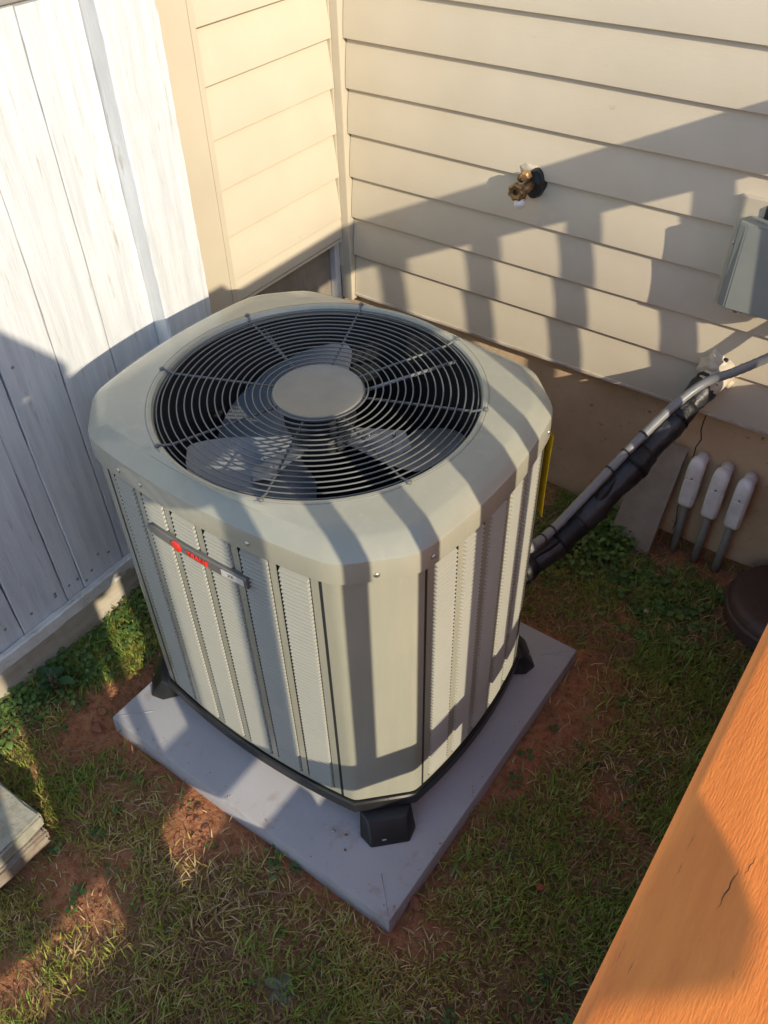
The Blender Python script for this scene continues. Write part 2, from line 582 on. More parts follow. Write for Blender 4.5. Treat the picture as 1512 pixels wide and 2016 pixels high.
m.build('mounting_panel', TRIM, house)
# control joint in the foundation
m = MB()
pts = [(1.243 + 0.004 * math.sin(i * 1.7) + 0.002 * math.sin(i * 3.3), 0.0215, 0.04 + i * 0.03) for i in range(17)]
m.tube(pts, 0.0016, 5)
m.build('hairline_crack', DARK, house)

# ------------------------------------------------------------------ fence
fence = thing('wooden_fence', 'white painted vertical board fence at left of the condenser', 'fence', (0.03, -1.3, 0))
FO = (0.03, -1.3, 0)


def board(y0, y1, x0, x1, z0, z1, m_, rough_left=False):
    n = 40
    vs = []
    yl = []
    for i in range(n + 1):
        z = z0 + (z1 - z0) * i / n
        wl_ = 0.0012 * math.sin(z * 9 + y0 * 40) + random.uniform(-0.0007, 0.0007)
        wr_ = 0.0012 * math.sin(z * 7 + y1 * 50) + random.uniform(-0.0007, 0.0007)
        if rough_left:
            wl_ += random.uniform(-0.0025, 0.0022)
        bow = 0.0015 * math.sin((z - z0) / (z1 - z0) * math.pi) * math.sin(y0 * 77)
        a, b_ = y0 + wl_, y1 + wr_
        cr = 0.0022
        vs += [(x0, a, z), (x1 - cr + bow, a, z), (x1 + bow, a + cr, z), (x1 + bow, b_ - cr, z), (x1 - cr + bow, b_, z), (x0, b_, z)]
    k = 6
    fs = [(i * k + j, i * k + (j + 1) % k, (i + 1) * k + (j + 1) % k, (i + 1) * k + j) for i in range(n) for j in range(k)]
    fs += [tuple(range(k))[::-1], tuple(n * k + j for j in range(k))]
    mm = MB()
    mm.add(vs, fs)
    o = mm.build('fence_board', m_, fence, FO)
    return fix_normals(o)


seams = [(-0.9862, -0.8412, 0.0305, PAINT, False), (-1.1332, -0.9897, 0.0305, PAINT, False),
         (-1.2737, -1.1367, 0.032, PAINT, False), (-1.3292, -1.2757, 0.0305, PAINT, False), (-1.4722, -1.3312, 0.031, PAINT, False), (-1.6162, -1.4757, 0.030, PAINT, False),
         (-1.7592, -1.6202, 0.032, PAINT, False), (-1.9542, -1.8132, 0.031, PAINT, False), (-2.0992, -1.9577, 0.032, PAINT, False),
         (-2.2442, -2.1027, 0.030, PAINT, False), (-2.4292, -2.2882, 0.032, PAINT, False), (-2.5742, -2.4327, 0.030, PAINT, False)]
for y0, y1, xf, mt, rl in seams:
    board(y0, y1, xf - 0.018, xf, 0.10, 1.557 + random.uniform(-0.002, 0.002), mt, rl)
for y0, y1 in ((-1.83, -1.74), (-2.30, -2.23)):
    board(y0, y1, -0.0005, 0.0115, 0.12, 1.552, PAINT2)
for zr in (0.20, 1.30):
    m = MB()
    m.box((-0.060, -2.575, zr), (-0.0065, -0.70, zr + 0.09), 0.003)
    m.build('back_rail', GREYWOOD, fence, FO)
def fence_post():
    n = 70
    y0, y1, x0, x1 = -0.840, -0.686, 0.006, 0.081
    vs = []
    for i in range(n + 1):
        z = 0.06 + 1.60 * i / n
        e = random.uniform(-0.0016, 0.0016) + 0.0012 * math.sin(z * 23)
        c_ = 0.003 + random.uniform(0, 0.003)
        vs += [(x0, y0, z), (x1 - c_ + e * 0.3, y0 + random.uniform(-0.0004, 0.0004), z), (x1 + random.uniform(-0.0004, 0.0004), y0 + c_ + e, z),
               (x1 + random.uniform(-0.0004, 0.0004), y1 - 0.003 + e * 0.6, z), (x1 - 0.003, y1 + e * 0.6, z), (x0, y1, z)]
    k = 6
    fs = [(i * k + j, i * k + (j + 1) % k, (i + 1) * k + (j + 1) % k, (i + 1) * k + j) for i in range(n) for j in range(k)]
    fs += [tuple(range(k))[::-1], tuple(n * k + j for j in range(k))]
    mm = MB()
    mm.add(vs, fs)
    fix_normals(mm.build('fence_post', PAINT, fence, FO))


fence_post()
m = MB()
m.box((-0.0060, -2.575, 0.12), (-0.0010, -0.70, 1.545))
m.build('dark_gap_backing', DARK, fence, FO)  # black sheet added behind the boards so the seams read dark
m = MB()
m.box((-0.045, -2.60, 1.5605), (0.026, -0.842, 1.596), 0.003)
m.build('top_rail', GREYWOOD, fence, FO)
m = MB()
m.box((-0.06, -2.60, 1.597), (0.060, -0.842, 1.640), 0.004)
m.build('cap_board', PAINT, fence, FO)


def long_board(y0, y1, prof, name, m_, jit=0.001):
    """board along y; prof = (x, z) corners in order"""
    n = 90
    vs = []
    for i in range(n + 1):
        y = y0 + (y1 - y0) * i / n
        for x, z in prof:
            vs.append((x + random.uniform(-jit, jit), y, z + random.uniform(-jit, jit) + 0.002 * math.sin(y * 6)))
    k = len(prof)
    fs = [(i * k + j, i * k + (j + 1) % k, (i + 1) * k + (j + 1) % k, (i + 1) * k + j) for i in range(n) for j in range(k)]
    fs += [tuple(range(k))[::-1], tuple(n * k + j for j in range(k))]
    mm = MB()
    mm.add(vs, fs)
    return fix_normals(mm.build(name, m_, fence, FO))


long_board(-2.6, -0.842, [(0.0345, 0.158), (0.0345, 0.200), (0.052, 0.203), (0.056, 0.199), (0.056, 0.163), (0.052, 0.158)], 'bottom_rail', RAILPAINT, 0.0012)
long_board(-2.6, -0.842, [(0.018, -0.06), (0.018, 0.157), (0.041, 0.157), (0.043, 0.154), (0.043, -0.06)], 'kickboard', KICK, 0.0008)
nails = []
for y0, y1, xf, mt, rl in seams[:7]:
    for zc in (0.245,):
        for fy in (0.25, 0.75):
            nails.append((y0 + (y1 - y0) * fy + random.uniform(-0.008, 0.008), zc + random.uniform(-0.012, 0.012), xf + 0.0004))
for (ky, kz, kx) in nails + list(((-1.205, 0.27, 0.0325), (-1.262, 0.215, 0.0325), (-1.318, 0.205, 0.0115), (-0.86, 0.67, 0.0335), (-1.36, 0.24, 0.0325), (-1.05, 0.66, 0.031), (-1.245, 0.9, 0.0325))):
    m = MB()
    m.lathe([(0.0045, 0.0), (0.0042, 0.0007), (0.0015, 0.0011)], (kx, ky, kz), 'X', 10)
    m.build('nail_head', GREYWOOD, fence, FO)

# ------------------------------------------------------------------ deck and railing (camera stands over its cap board)
deck = thing('deck', 'orange stained wooden deck beside the condenser', 'deck', (1.9, -2.0, 0))
DO = (1.9, -2.0, 0)
for i in range(22):
    m = MB()
    x0 = 1.690 + i * 0.146
    m.box((x0, -5.0, 0.372), (x0 + 0.140, -0.03, 0.410), 0.004)
    m.build('deck_board', DECKB, deck, DO)
m = MB()
m.box((1.652, -5.0, 0.12), (1.688, -0.03, 0.408), 0.004)
m.build('fascia_board', DECKB, deck, DO)
m = MB()
m.box((1.690, -4.6, 0.4105), (1.728, -1.71, 0.461), 0.004)
m.build('added_edge_batten', DECKB, deck, DO)  # unseen strip added to raise the deck edge's shadow on the pad
for yy in (-4.6, -3.0, -1.5, -0.3):
    for xx in (1.75, 4.4):
        m = MB()
        m.box((xx, yy, -0.1), (xx + 0.09, yy + 0.09, 0.3715), 0.004)
        m.build('deck_footing_post', DECKB, deck, DO)

railing = thing('deck_railing', 'orange stained wooden deck railing in the near right corner', 'railing', (1.70, -2.0, 0.41))
RO = (1.70, -2.0, 0.41)


def cap_board(y0, y1, x0, x1, z0, z1, name):
    bm = bmesh.new()
    bmesh.ops.create_cube(bm, size=1.0)
    for v in bm.verts:
        v.co = Vector(((x0 + x1) / 2 + v.co.x * (x1 - x0), (y0 + y1) / 2 + v.co.y * (y1 - y0), (z0 + z1) / 2 + v.co.z * (z1 - z0)))
    bmesh.ops.bevel(bm, geom=[e for e in bm.edges], offset=0.006, segments=3, profile=0.5, affect='EDGES')
    mm = MB()
    mm.bm(bm, None, True)
    o = mm.build(name, ORANGE, railing, RO)
    return smooth_angle(o, 40)


cap_board(-4.6, -1.285, 1.6385, 1.785, 1.547, 1.585, 'cap_board')
cap_board(-1.2835, -0.02, 1.6385, 1.785, 1.503, 1.541, 'cap_board')
m = MB()
m.box((1.682, -1.28, 1.408), (1.720, -0.03, 1.5025), 0.003)
m.build('sub_rail', ORANGE, railing, RO)
m = MB()
m.box((1.682, -4.6, 1.408), (1.720, -1.288, 1.5465), 0.003)
m.build('sub_rail', ORANGE, railing, RO)
m = MB()
m.box((1.660, -4.6, 0.524), (1.698, -0.03, 0.613), 0.003)
m.build('lower_rail', ORANGE, railing, RO)


def post_y(s):
    return s - 0.435 * 1.70


bal = [0.072, 0.212, 0.338, 0.475, -0.044, -0.16, -0.277, -0.393, -0.731, -0.866, -1.003, -1.137, -1.272, -1.405, -1.54, -1.675, -1.81, -1.945, -2.08, -2.36, -2.49, -2.63, -2.76, -2.9, -3.03, -3.17, -3.3]
mesh_b = None
for s in bal:
    y = post_y(s)
    if mesh_b is None:
        m = MB()
        m.box((-0.017, -0.0165, 0.6145), (0.017, 0.0165, 1.4070), 0.002)
        o = m.build('baluster', ORANGE, railing)
        mesh_b = o.data
    else:
        o = bpy.data.objects.new('baluster', mesh_b)
        col.objects.link(o)
        o.parent = railing
    o.location = (1.701 - RO[0] + 0.0, y - RO[1], -RO[2])
for s in (-0.5575, -2.22):
    m = MB()
    y = post_y(s)
    m.box((1.7215, y - 0.0445, 0.411), (1.8105, y + 0.0445, 1.5015), 0.004)
    m.build('railing_post', ORANGE, railing, RO)
# long drying checks in the cap board
for (x0, y0, ln, w) in ((1.668, -1.868, 0.022, 0.0007), (1.6725, -1.848, 0.012, 0.0005), (1.6985, -1.885, 0.022, 0.0007)):
    m = MB()
    m.tube([(x0 + 0.00035 * math.sin(i * 2.1 + x0 * 900) + 0.0018 * i / 8, y0 + ln * i / 8, 1.5849) for i in range(9)], [w * 0.1 + w * 0.42 * math.sin(math.pi * (i + 0.5) / 9) for i in range(9)], 4)
    m.build('drying_check', CRACK, railing, RO)

# ------------------------------------------------------------------ equipment pad
PADR = -0.010
pad = thing('equipment_pad', 'grey square composite pad under the condenser', 'equipment pad', (0.758, -1.028, 0.0), PADR)
m = MB()
bm = bmesh.new()
bmesh.ops.create_cube(bm, size=1.0)
for v in bm.verts:
    v.co = Vector((v.co.x * 0.892, v.co.y * 0.892, -0.0225 + v.co.z * 0.135))
    if v.co.z < -0.03:
        v.co.x *= 1.012
        v.co.y *= 1.012
bmesh.ops.bevel(bm, geom=list(bm.edges), offset=0.006, segments=2, profile=0.5, affect='EDGES')
m.bm(bm, None, True)
smooth_angle(m.build('slab', PAD, pad), 40)
for sx, sy in ((1, -1), (-1, -1), (1, 1), (-1, 1)):        # moulded creases towards the corners
    m = MB()
    m.tube([(sx * 0.37, sy * 0.37, 0.0445), (sx * 0.40, sy * 0.40, 0.0448), (sx * 0.436, sy * 0.436, 0.0443)], 0.0016, 5)
    m.build('moulded_rib', PAD, pad)

# ------------------------------------------------------------------ condenser
UC = Vector((0.7105, -1.0013, 0.0))
UROT = -0.006
unit = thing('condenser_unit', 'taupe air conditioner condenser with round wire fan grille', 'air conditioner', UC, UROT)
AX, AY, BOW, CH = 0.4215, 0.3585, 0.0247, 0.098
Z1, Z2 = 0.150, 0.8886


def face_pt(face, t, off=0.0):
    """point on a bowed side; face 0:-y 1:+x 2:+y 3:-x; t 0..1 along it"""
    x0, y0 = AX - BOW, AY - BOW
    bow = BOW * 4 * t * (1 - t) + off
    if face == 0:
        L = x0 - CH
        return (-L + 2 * L * t, -y0 - bow)
    if face == 1:
        L = y0 - CH
        return (x0 + bow, -L + 2 * L * t)
    if face == 2:
        L = x0 - CH
        return (L - 2 * L * t, y0 + bow)
    L = y0 - CH
    return (-x0 - bow, L - 2 * L * t)


def profile(off=0.0, n=14, round_=3):
    P = []
    for f in range(4):
        for i in range(n + 1):
            P.append(face_pt(f, i / n, 0.0))
    # offset outwards along normals of the closed polygon
    Q = []
    N = len(P)
    for i in range(N):
        a = Vector(P[i - 1])
        b = Vector(P[i])
        c_ = Vector(P[(i + 1) % N])
        n1 = Vector(((b - a).y, -(b - a).x)).normalized()
        n2 = Vector(((c_ - b).y, -(c_ - b).x)).normalized()
        nn = (n1 + n2)
        nn = nn / max(nn.length_squared / 2, 0.2)
        Q.append(b + nn * off)
    return Q


def loft(rings, name, m_, deg=35, caps=(False, False)):
    """rings: list of (profile offset, z)"""
    vs = []
    k = None
    for off, z in rings:
        P = profile(off)
        k = len(P)
        vs += [(p.x, p.y, z) for p in P]
    fs = [(i * k + j, i * k + (j + 1) % k, (i + 1) * k + (j + 1) % k, (i + 1) * k + j) for i in range(len(rings) - 1) for j in range(k)]
    if caps[0]:
        fs.append(tuple(range(k))[::-1])
    if caps[1]:
        fs.append(tuple((len(rings) - 1) * k + j for j in range(k)))
    mm = MB()
    mm.add(vs, fs, True)
    o = mm.build(name, m_, unit)
    return smooth_angle(o, deg)


# base pan and feet
base = loft([(-0.03, 0.102), (0.000, 0.102), (0.0065, 0.108), (0.0065, 0.139), (0.0035, 0.143), (0.0035, 0.1455), (-0.02, 0.1455)], 'base_pan', BASEBLK, caps=(True, True))
for sx, sy in ((1, -1), (1, 1), (-1, 1), (-1, -1)):
    cxm = sx * (AX - BOW - CH / 2)
    cym = sy * (AY - BOW - CH / 2)
    d = Vector((sx, sy, 0)).normalized()
    tn = Vector((-d.y, d.x, 0))
    c0 = Vector((cxm, cym, 0))

    def P(o_, w, z):
        return c0 + d * o_ + tn * w + Vector((0, 0, z))
    prof_b = [P(-0.09, -0.050, 0.0455), P(0.036, -0.066, 0.0455), P(0.068, -0.046, 0.0455), P(0.068, 0.046, 0.0455), P(0.036, 0.066, 0.0455), P(-0.09, 0.050, 0.0455)]
    prof_m = [P(-0.09, -0.050, 0.060), P(0.034, -0.064, 0.062), P(0.058, -0.044, 0.062), P(0.058, 0.044, 0.062), P(0.034, 0.064, 0.062), P(-0.09, 0.050, 0.060)]
    prof_t = [P(-0.09, -0.052, 0.1015), P(0.004, -0.060, 0.1015), P(0.030, -0.046, 0.1015), P(0.030, 0.046, 0.1015), P(0.004, 0.060, 0.1015), P(-0.09, 0.052, 0.1015)]
    bm = bmesh.new()
    V = [[bm.verts.new(q) for q in pr] for pr in (prof_b, prof_m, prof_t)]
    for a in range(2):
        for j in range(6):
            bm.faces.new((V[a][j], V[a][(j + 1) % 6], V[a + 1][(j + 1) % 6], V[a + 1][j]))
    bm.faces.new(V[0][::-1])
    bm.faces.new(V[2])
    bmesh.ops.recalc_face_normals(bm, faces=bm.faces)
    bmesh.ops.bevel(bm, geom=list(bm.edges), offset=0.004, segments=2, profile=0.5, affect='EDGES')
    mm = MB()
    mm.bm(bm, None, True)
    ft = smooth_angle(mm.build('foot', BASEBLK, unit), 35)
    mm = MB()                                              # moulded hollow and clip on the foot's outer face
    mm.box((0, 0, 0), (0.010, 0.004, 0.012), 0.001)
    cl_ = mm.build('foot_clip', STEEL, ft)
    q = c0 + d * 0.0605 - tn * 0.018 + Vector((0, 0, 0.049))
    cl_.location = q
    cl_.rotation_euler = (0, 0, math.atan2(tn.y, tn.x))

# corner panels
for f in range(4):
    g = (f + 1) % 4
    outer = [face_pt(f, 0.955), face_pt(f, 1.0), face_pt(g, 0.0), face_pt(g, 0.045)]
    # rounded corners on the fold lines
    pts2 = []
    for i, q in enumerate(outer):
        q = Vector(q)
        if i in (1, 2):
            pr, nx_ = Vector(outer[i - 1]), Vector(outer[i + 1])
            a = q + (pr - q).normalized() * 0.010
            b_ = q + (nx_ - q).normalized() * 0.010
            pts2 += [a, (a + b_ + q * 2) / 4, b_]
        else:
            pts2.append(q)
    # inset flange ends
    cen = Vector((0, 0))
    end0 = pts2[0] + (cen - pts2[0]).normalized() * 0.012
    end1 = pts2[-1] + (cen - pts2[-1]).normalized() * 0.012
    pts2 = [end0] + pts2 + [end1]
    zs = [Z1, 0.30, 0.50, 0.70, Z2 + 0.01]
    vs = [(q.x, q.y, z) for z in zs for q in pts2]
    k = len(pts2)
    fs = [(i * k + j, i * k + j + 1, (i + 1) * k + j + 1, (i + 1) * k + j) for i in range(len(zs) - 1) for j in range(k - 1)]
    mm = MB()
    mm.add(vs, fs, True)
    cp = smooth_angle(mm.build('corner_panel', UNIT, unit), 40)
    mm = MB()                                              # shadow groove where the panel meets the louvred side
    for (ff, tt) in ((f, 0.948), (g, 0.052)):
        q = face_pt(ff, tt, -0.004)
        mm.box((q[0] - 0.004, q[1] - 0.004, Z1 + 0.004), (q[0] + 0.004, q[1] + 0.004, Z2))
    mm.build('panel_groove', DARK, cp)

# louvred sides
PITCH_L = 0.0108
for f, ncol in ((0, 6), (1, 5), (2, 6), (3, 5)):
    fr = MB()

    def strip(mb, t0, t1, z0, z1, off=0.0, nseg=1):
        for i in range(nseg):
            ta = t0 + (t1 - t0) * i / nseg
            tb = t0 + (t1 - t0) * (i + 1) / nseg
            a = face_pt(f, ta, off)
            b_ = face_pt(f, tb, off)
            mb.add([(a[0], a[1], z0), (b_[0], b_[1], z0), (b_[0], b_[1], z1), (a[0], a[1], z1)], [(0, 1, 2, 3)])
    T0, T1 = 0.056, 0.944
    ribw = 0.026 if ncol == 6 else 0.034
    zb, zt = Z1 + 0.016, Z2 - 0.012
    strip(fr, T0, T1, Z1, zb, 0.0, 14)
    strip(fr, T0, T1, zt, Z2 + 0.01, 0.0, 14)
    cw = (T1 - T0 - ribw * (ncol + 1)) / ncol
    for c_i in range(ncol + 1):
        ta = T0 + c_i * (cw + ribw)
        strip(fr, ta, ta + ribw, zb, zt, 0.0, 1)
    frame = fix_normals(fr.build('side_frame', UNIT, unit))
    ba = MB()
    for i in range(10):
        a = face_pt(f, T0 + (T1 - T0) * i / 10, -0.024)
        b_ = face_pt(f, T0 + (T1 - T0) * (i + 1) / 10, -0.024)
        ba.add([(a[0], a[1], Z1), (b_[0], b_[1], Z1), (b_[0], b_[1], Z2), (a[0], a[1], Z2)], [(0, 1, 2, 3)])
    ba.build('coil', COIL, unit)
    for c_i in range(ncol):
        ta = T0 + ribw + c_i * (cw + ribw)
        tb = ta + cw
        lv = MB()
        z = zb
        while z + PITCH_L <= zt + 0.0005:
            rows = [(-0.0105, z + PITCH_L * 0.98), (-0.003, z + PITCH_L * 0.58), (0.0040, z + PITCH_L * 0.14), (0.0038, z + PITCH_L * 0.0), (-0.0020, z + PITCH_L * 0.04)]
            vs = []
            tt = [ta + 0.003, ta + 0.010, (ta + tb) / 2, tb - 0.010, tb - 0.003]
            sc_ = [0.0, 1.0, 1.0, 1.0, 0.0]
            for t_, s_ in zip(tt, sc_):
                for off, zz in rows:
                    o_ = off if s_ > 0 else -0.0075
                    q = face_pt(f, t_, o_)
                    vs.append((q[0], q[1], zz))
            k = len(rows)
            fs = [(i * k + j, (i + 1) * k + j, (i + 1) * k + j + 1, i * k + j + 1) for i in range(4) for j in range(k - 1)]
            lv.add(vs, fs, False)
            z += PITCH_L
        lo_ = fix_normals(lv.build('louver_panel', UNITL, unit, kind='stuff'))

# hood
NH = 176


def ray_profile(off):
    P = profile(off, n=20)
    out = []
    N = len(P)
    for k in range(NH):
        a = 2 * math.pi * (k + 0.5) / NH
        d = Vector((math.cos(a), math.sin(a)))
        best = None
        for i in range(N):
            p, q = P[i], P[(i + 1) % N]
            e = q - p
            den = d.x * e.y - d.y * e.x
            if abs(den) < 1e-12:
                continue
            t = (p.x * e.y - p.y * e.x) / den
            u = (p.x * d.y - p.y * d.x) / den
            if t > 0 and -1e-6 <= u <= 1 + 1e-6 and (best is None or t > best):
                best = t
        out.append(d * best)
    rr = [q.length for q in out]
    for _ in range(1):
        rr = [(rr[k - 2] + 2 * rr[k - 1] + 3 * rr[k] + 2 * rr[(k + 1) % NH] + rr[(k + 2) % NH]) / 9 for k in range(NH)]
    rr = [r_ + 0.0006 for r_ in rr]
    return [q.normalized() * r_ for q, r_ in zip(out, rr)]


def circle(r):
    return [Vector((math.cos(2 * math.pi * (k + 0.5) / NH), math.sin(2 * math.pi * (k + 0.5) / NH))) * r for k in range(NH)]


def mixr(P, Q, t):
    return [p * (1 - t) + q * t for p, q in zip(P, Q)]


RG = 0.322
p_in = ray_profile(-0.026)
c_out = circle(0.346)
# the rim never reaches beyond the sloping top of the hood
c_rim = [c if c.length < p.length - 0.006 else p * ((p.length - 0.006) / p.length) for c, p in zip(c_out, p_in)]
rings = [(ray_profile(0.006), 0.8835), (ray_profile(0.0095), Z2 - 0.0045), (ray_profile(0.0095), Z2), (ray_profile(0.0085), 0.926), (ray_profile(0.0072), 0.9315),
         (ray_profile(0.0035), 0.9350), (p_in, 0.9530),
         (mixr(p_in, c_rim, 0.12), 0.9556), (mixr(p_in, c_rim, 0.6), 0.9592), (c_rim, 0.9622), (circle(0.334), 0.9640), (circle(0.328), 0.9625), (circle(0.3245), 0.957), (circle(0.3235), 0.945)]
vs = []
for P, z in rings:
    vs += [(q.x, q.y, z) for q in P]
fs = [(i * NH + j, i * NH + (j + 1) % NH, (i + 1) * NH + (j + 1) % NH, (i + 1) * NH + j) for i in range(len(rings) - 1) for j in range(NH)]
m = MB()
m.add(vs, fs, True)
hood = smooth_angle(m.build('hood', UNIT, unit), 17)
for a_mid in (0.0, math.pi):                               # embossed line round the opening, broken where the rim meets the long sides
    m = MB()
    m.tube([(math.cos(a) * 0.3385, math.sin(a) * 0.3385, 0.9632) for a in np.linspace(a_mid - 1.22, a_mid + 1.22, 70)], 0.0010, 5)
    m.build('embossed_line', HUBM, hood)
m = MB()                                                   # shroud below the opening and the dark inside
vs = []
for r, z in ((0.3238, 0.945), (0.3230, 0.80), (0.330, 0.70), (0.330, 0.20)):
    vs += [(r * math.cos(2 * math.pi * k / 72), r * math.sin(2 * math.pi * k / 72), z) for k in range(72)]
fs = [(i * 72 + j, i * 72 + (j + 1) % 72, (i + 1) * 72 + (j + 1) % 72, (i + 1) * 72 + j) for i in range(3) for j in range(72)]
fs.append(tuple(3 * 72 + k for k in range(72)))
m.add(vs, fs, True)
m.build('fan_shroud', DARK, unit)
# hood screws
for (f, t) in ((0, 0.16), (0, 0.27), (0, 0.72), (1, 0.93), (1, 0.06)):
    q = face_pt(f, t, 0.0)
    n_ = Vector((0, -1, 0)) if f == 0 else Vector((1, 0, 0))
    q = Vector((q[0], q[1], 0.905)) + n_ * 0.0088
    m = MB()
    m.lathe([(0.0052, 0.0), (0.0048, 0.0022), (0.0020, 0.0034)], (0, 0, 0), 'Z', 12)
    o = m.build('screw', STEEL, hood)
    o.location = q
    o.rotation_euler = n_.to_track_quat('Z', 'Y').to_euler()
q = Vector((AX - BOW - CH / 2, -(AY - BOW - CH / 2), 0.899)) + Vector((1, -1, 0)).normalized() * 0.0090
m = MB()
m.lathe([(0.0058, 0.0), (0.0054, 0.0024), (0.0022, 0.0036)], (0, 0, 0), 'Z', 12)
o = m.build('screw', STEEL, hood)
o.location = q
o.rotation_euler = Vector((1, -1, 0)).to_track_quat('Z', 'Y').to_euler()

# grille
radii = list(np.linspace(0.1005, 0.3085, 15)) + [0.3185]
for i, r in enumerate(radii):
    m = MB()
    seg, s2 = 96, 6
    vs, fs = [], []
    z0 = 0.9605 - (0.004 if i == 15 else 0.0)
    for a in range(seg):
        A = 2 * math.pi * a / seg
        for b_ in range(s2):
            Bq = 2 * math.pi * b_ / s2
            rr = r + 0.0016 * math.cos(Bq)
            vs.append((rr * math.cos(A), rr * math.sin(A), z0 + 0.0016 * math.sin(Bq)))
    fs = [(a * s2 + b_, ((a + 1) % seg) * s2 + b_, ((a + 1) % seg) * s2 + (b_ + 1) % s2, a * s2 + (b_ + 1) % s2) for a in range(seg) for b_ in range(s2)]
    m.add(vs, fs, True)
    m.build('grille_ring', WIRE, unit)
m = MB()
seg = 64
m.lathe([(0.086, 0.9525), (0.0905, 0.9545), (0.0915, 0.9580), (0.0905, 0.9612), (0.0885, 0.9618), (0.087, 0.9608), (0.03, 0.9612)], (0, 0, 0), 'Z', 64)
smooth_angle(m.build('grille_hub', HUBM, unit), 40)
m = MB()
m.lathe([(0.0912, 0.9500), (0.0950, 0.9520), (0.0950, 0.9560), (0.0918, 0.9575)], (0, 0, 0), 'Z', 64)
m.build('hub_ring', WIRE, unit)
for k in range(8):
    a = math.radians(22.0 + 45 * k)
    d = Vector((math.cos(a), math.sin(a), 0))
    rmax = 0.337 if abs(d.y) * 0.345 < AY - 0.03 else 0.331
    m = MB()
    m.tube([d * 0.088 + Vector((0, 0, 0.9563)), d * 0.31 + Vector((0, 0, 0.9565)), d * 0.322 + Vector((0, 0, 0.9605)), d * rmax + Vector((0, 0, 0.9665))], 0.0026, 8)
    sp = m.build('grille_spoke', WIRE, unit)
    m = MB()
    m.lathe([(0.0054, -0.001), (0.0054, 0.0015), (0.0040, 0.0030), (0.002, 0.0036)], tuple(d * (rmax - 0.001) + Vector((0, 0, 0.9655))), 'Z', 10)
    m.build('spoke_clip', WIRE, sp)

# fan: three broad aluminium blades on a hub, motor above it
fan = MB()
fan.lathe([(0.062, 0.80), (0.062, 0.875), (0.050, 0.885), (0.02, 0.886)], (0, 0, 0), 'Z', 32)
fan.build('fan_hub', COIL, unit)
mo = MB()
mo.lathe([(0.072, 0.887), (0.074, 0.89), (0.074, 0.945), (0.068, 0.951), (0.03, 0.952)], (0, 0, 0), 'Z', 32)
mo.build('fan_motor', DARK, unit)
for k in range(3):
    a0 = math.radians(-97 + 120 * k)
    nr, na = 10, 12
    vs = []
    for side in (0, 1):
        for i in range(nr + 1):
            tr = i / nr
            r = 0.060 + (0.305 - 0.060) * tr
            half = math.radians(30 + 10 * math.sin(tr * 2.2))
            sweep = math.radians(12) * tr
            for j in range(na + 1):
                tj = j / na * 2 - 1
                edge = 1.0 - 0.10 * max(0, tr - 0.8) / 0.2 * (abs(tj) ** 3)
                ang = a0 + sweep + tj * half
                z = 0.815 - tj * 0.085 * (0.55 + 0.45 * tr) + 0.010 * (1 - tj * tj) - side * 0.0018
                vs.append((r * edge * math.cos(ang), r * edge * math.sin(ang), z))
    k1 = (nr + 1) * (na + 1)
    fs = []
    for i in range(nr):
        for j in range(na):
            q = i * (na + 1) + j
            fs.append((q, q + 1, q + na + 2, q + na + 1))
            fs.append((k1 + q, k1 + q + na + 1, k1 + q + na + 2, k1 + q + 1))
    m = MB()
    m.add(vs, fs, True)
    bl = m.build('fan_blade', ALU, unit)
    m = MB()                                               # blade arm with rivets
    d = Vector((math.cos(a0), math.sin(a0), 0))
    t_ = Vector((-d.y, d.x, 0))
    m.add([d * 0.055 + t_ * -0.022 + Vector((0, 0, 0.846)), d * 0.17 + t_ * -0.030 + Vector((0, 0, 0.847)), d * 0.19 + t_ * 0.0 + Vector((0, 0, 0.844)), d * 0.17 + t_ * 0.034 + Vector((0, 0, 0.859)), d * 0.055 + t_ * 0.022 + Vector((0, 0, 0.860))],
          [(0, 1, 2, 3, 4)])
    m.build('blade_arm', ALU, bl)
    m = MB()
    for rr, w in ((0.10, 0.0), (0.15, -0.014), (0.15, 0.014)):
        qq = d * rr + t_ * w
        m.lathe([(0.005, 0.0), (0.0045, 0.003), (0.002, 0.0045)], (qq.x, qq.y, 0.8625 - w * 0.1), 'Z', 8)
    m.build('rivet', STEEL, bl)
# two straps that carry the motor
for k in range(2):
    a = math.radians(62 + 90 * k)
    d = Vector((math.cos(a), math.sin(a), 0))
    m = MB()
    m.tube([d * 0.07 + Vector((0, 0, 0.925)), d * 0.318 + Vector((0, 0, 0.930))], 0.004, 6)
    m.build('motor_strap', ALU if k == 0 else WIRE, unit)

# nameplate on the -y side
PLX0, PLX1 = 0.556 - UC.x, 0.822 - UC.x
plate = MB()


def face0_y(x, off):
    L = AX - BOW - CH
    t = (x + L) / (2 * L)
    return face_pt(0, t, off)[1]


n = 16
vs = []
for i in range(n + 1):
    x = PLX0 + (PLX1 - PLX0) * i / n
    e = min(1.0, i / 1.6 + 0.30)
    zc, hh = 0.788, 0.0140 * e
    for off, z in ((0.0005, zc - hh), (0.0085, zc - hh), (0.0105, zc - hh + 0.003), (0.0105, zc + hh - 0.003), (0.0085, zc + hh), (0.0005, zc + hh)):
        vs.append((x, face0_y(x, off), z))
fs = [(i * 6 + j, (i + 1) * 6 + j, (i + 1) * 6 + j + 1, i * 6 + j + 1) for i in range(n) for j in range(5)]
fs += [tuple(range(6)), tuple(n * 6 + j for j in range(6))[::-1]]
plate.add(vs, fs)
plate_o = smooth_angle(fix_normals(plate.build('nameplate', PLATE, unit)), 30)
m = MB()                                                   # red round emblem
cx0 = 0.643 - UC.x
m.lathe([(0.0135, 0.0), (0.0135, 0.0016), (0.0122, 0.0022), (0.004, 0.0024)], (0, 0, 0), 'Z', 28)
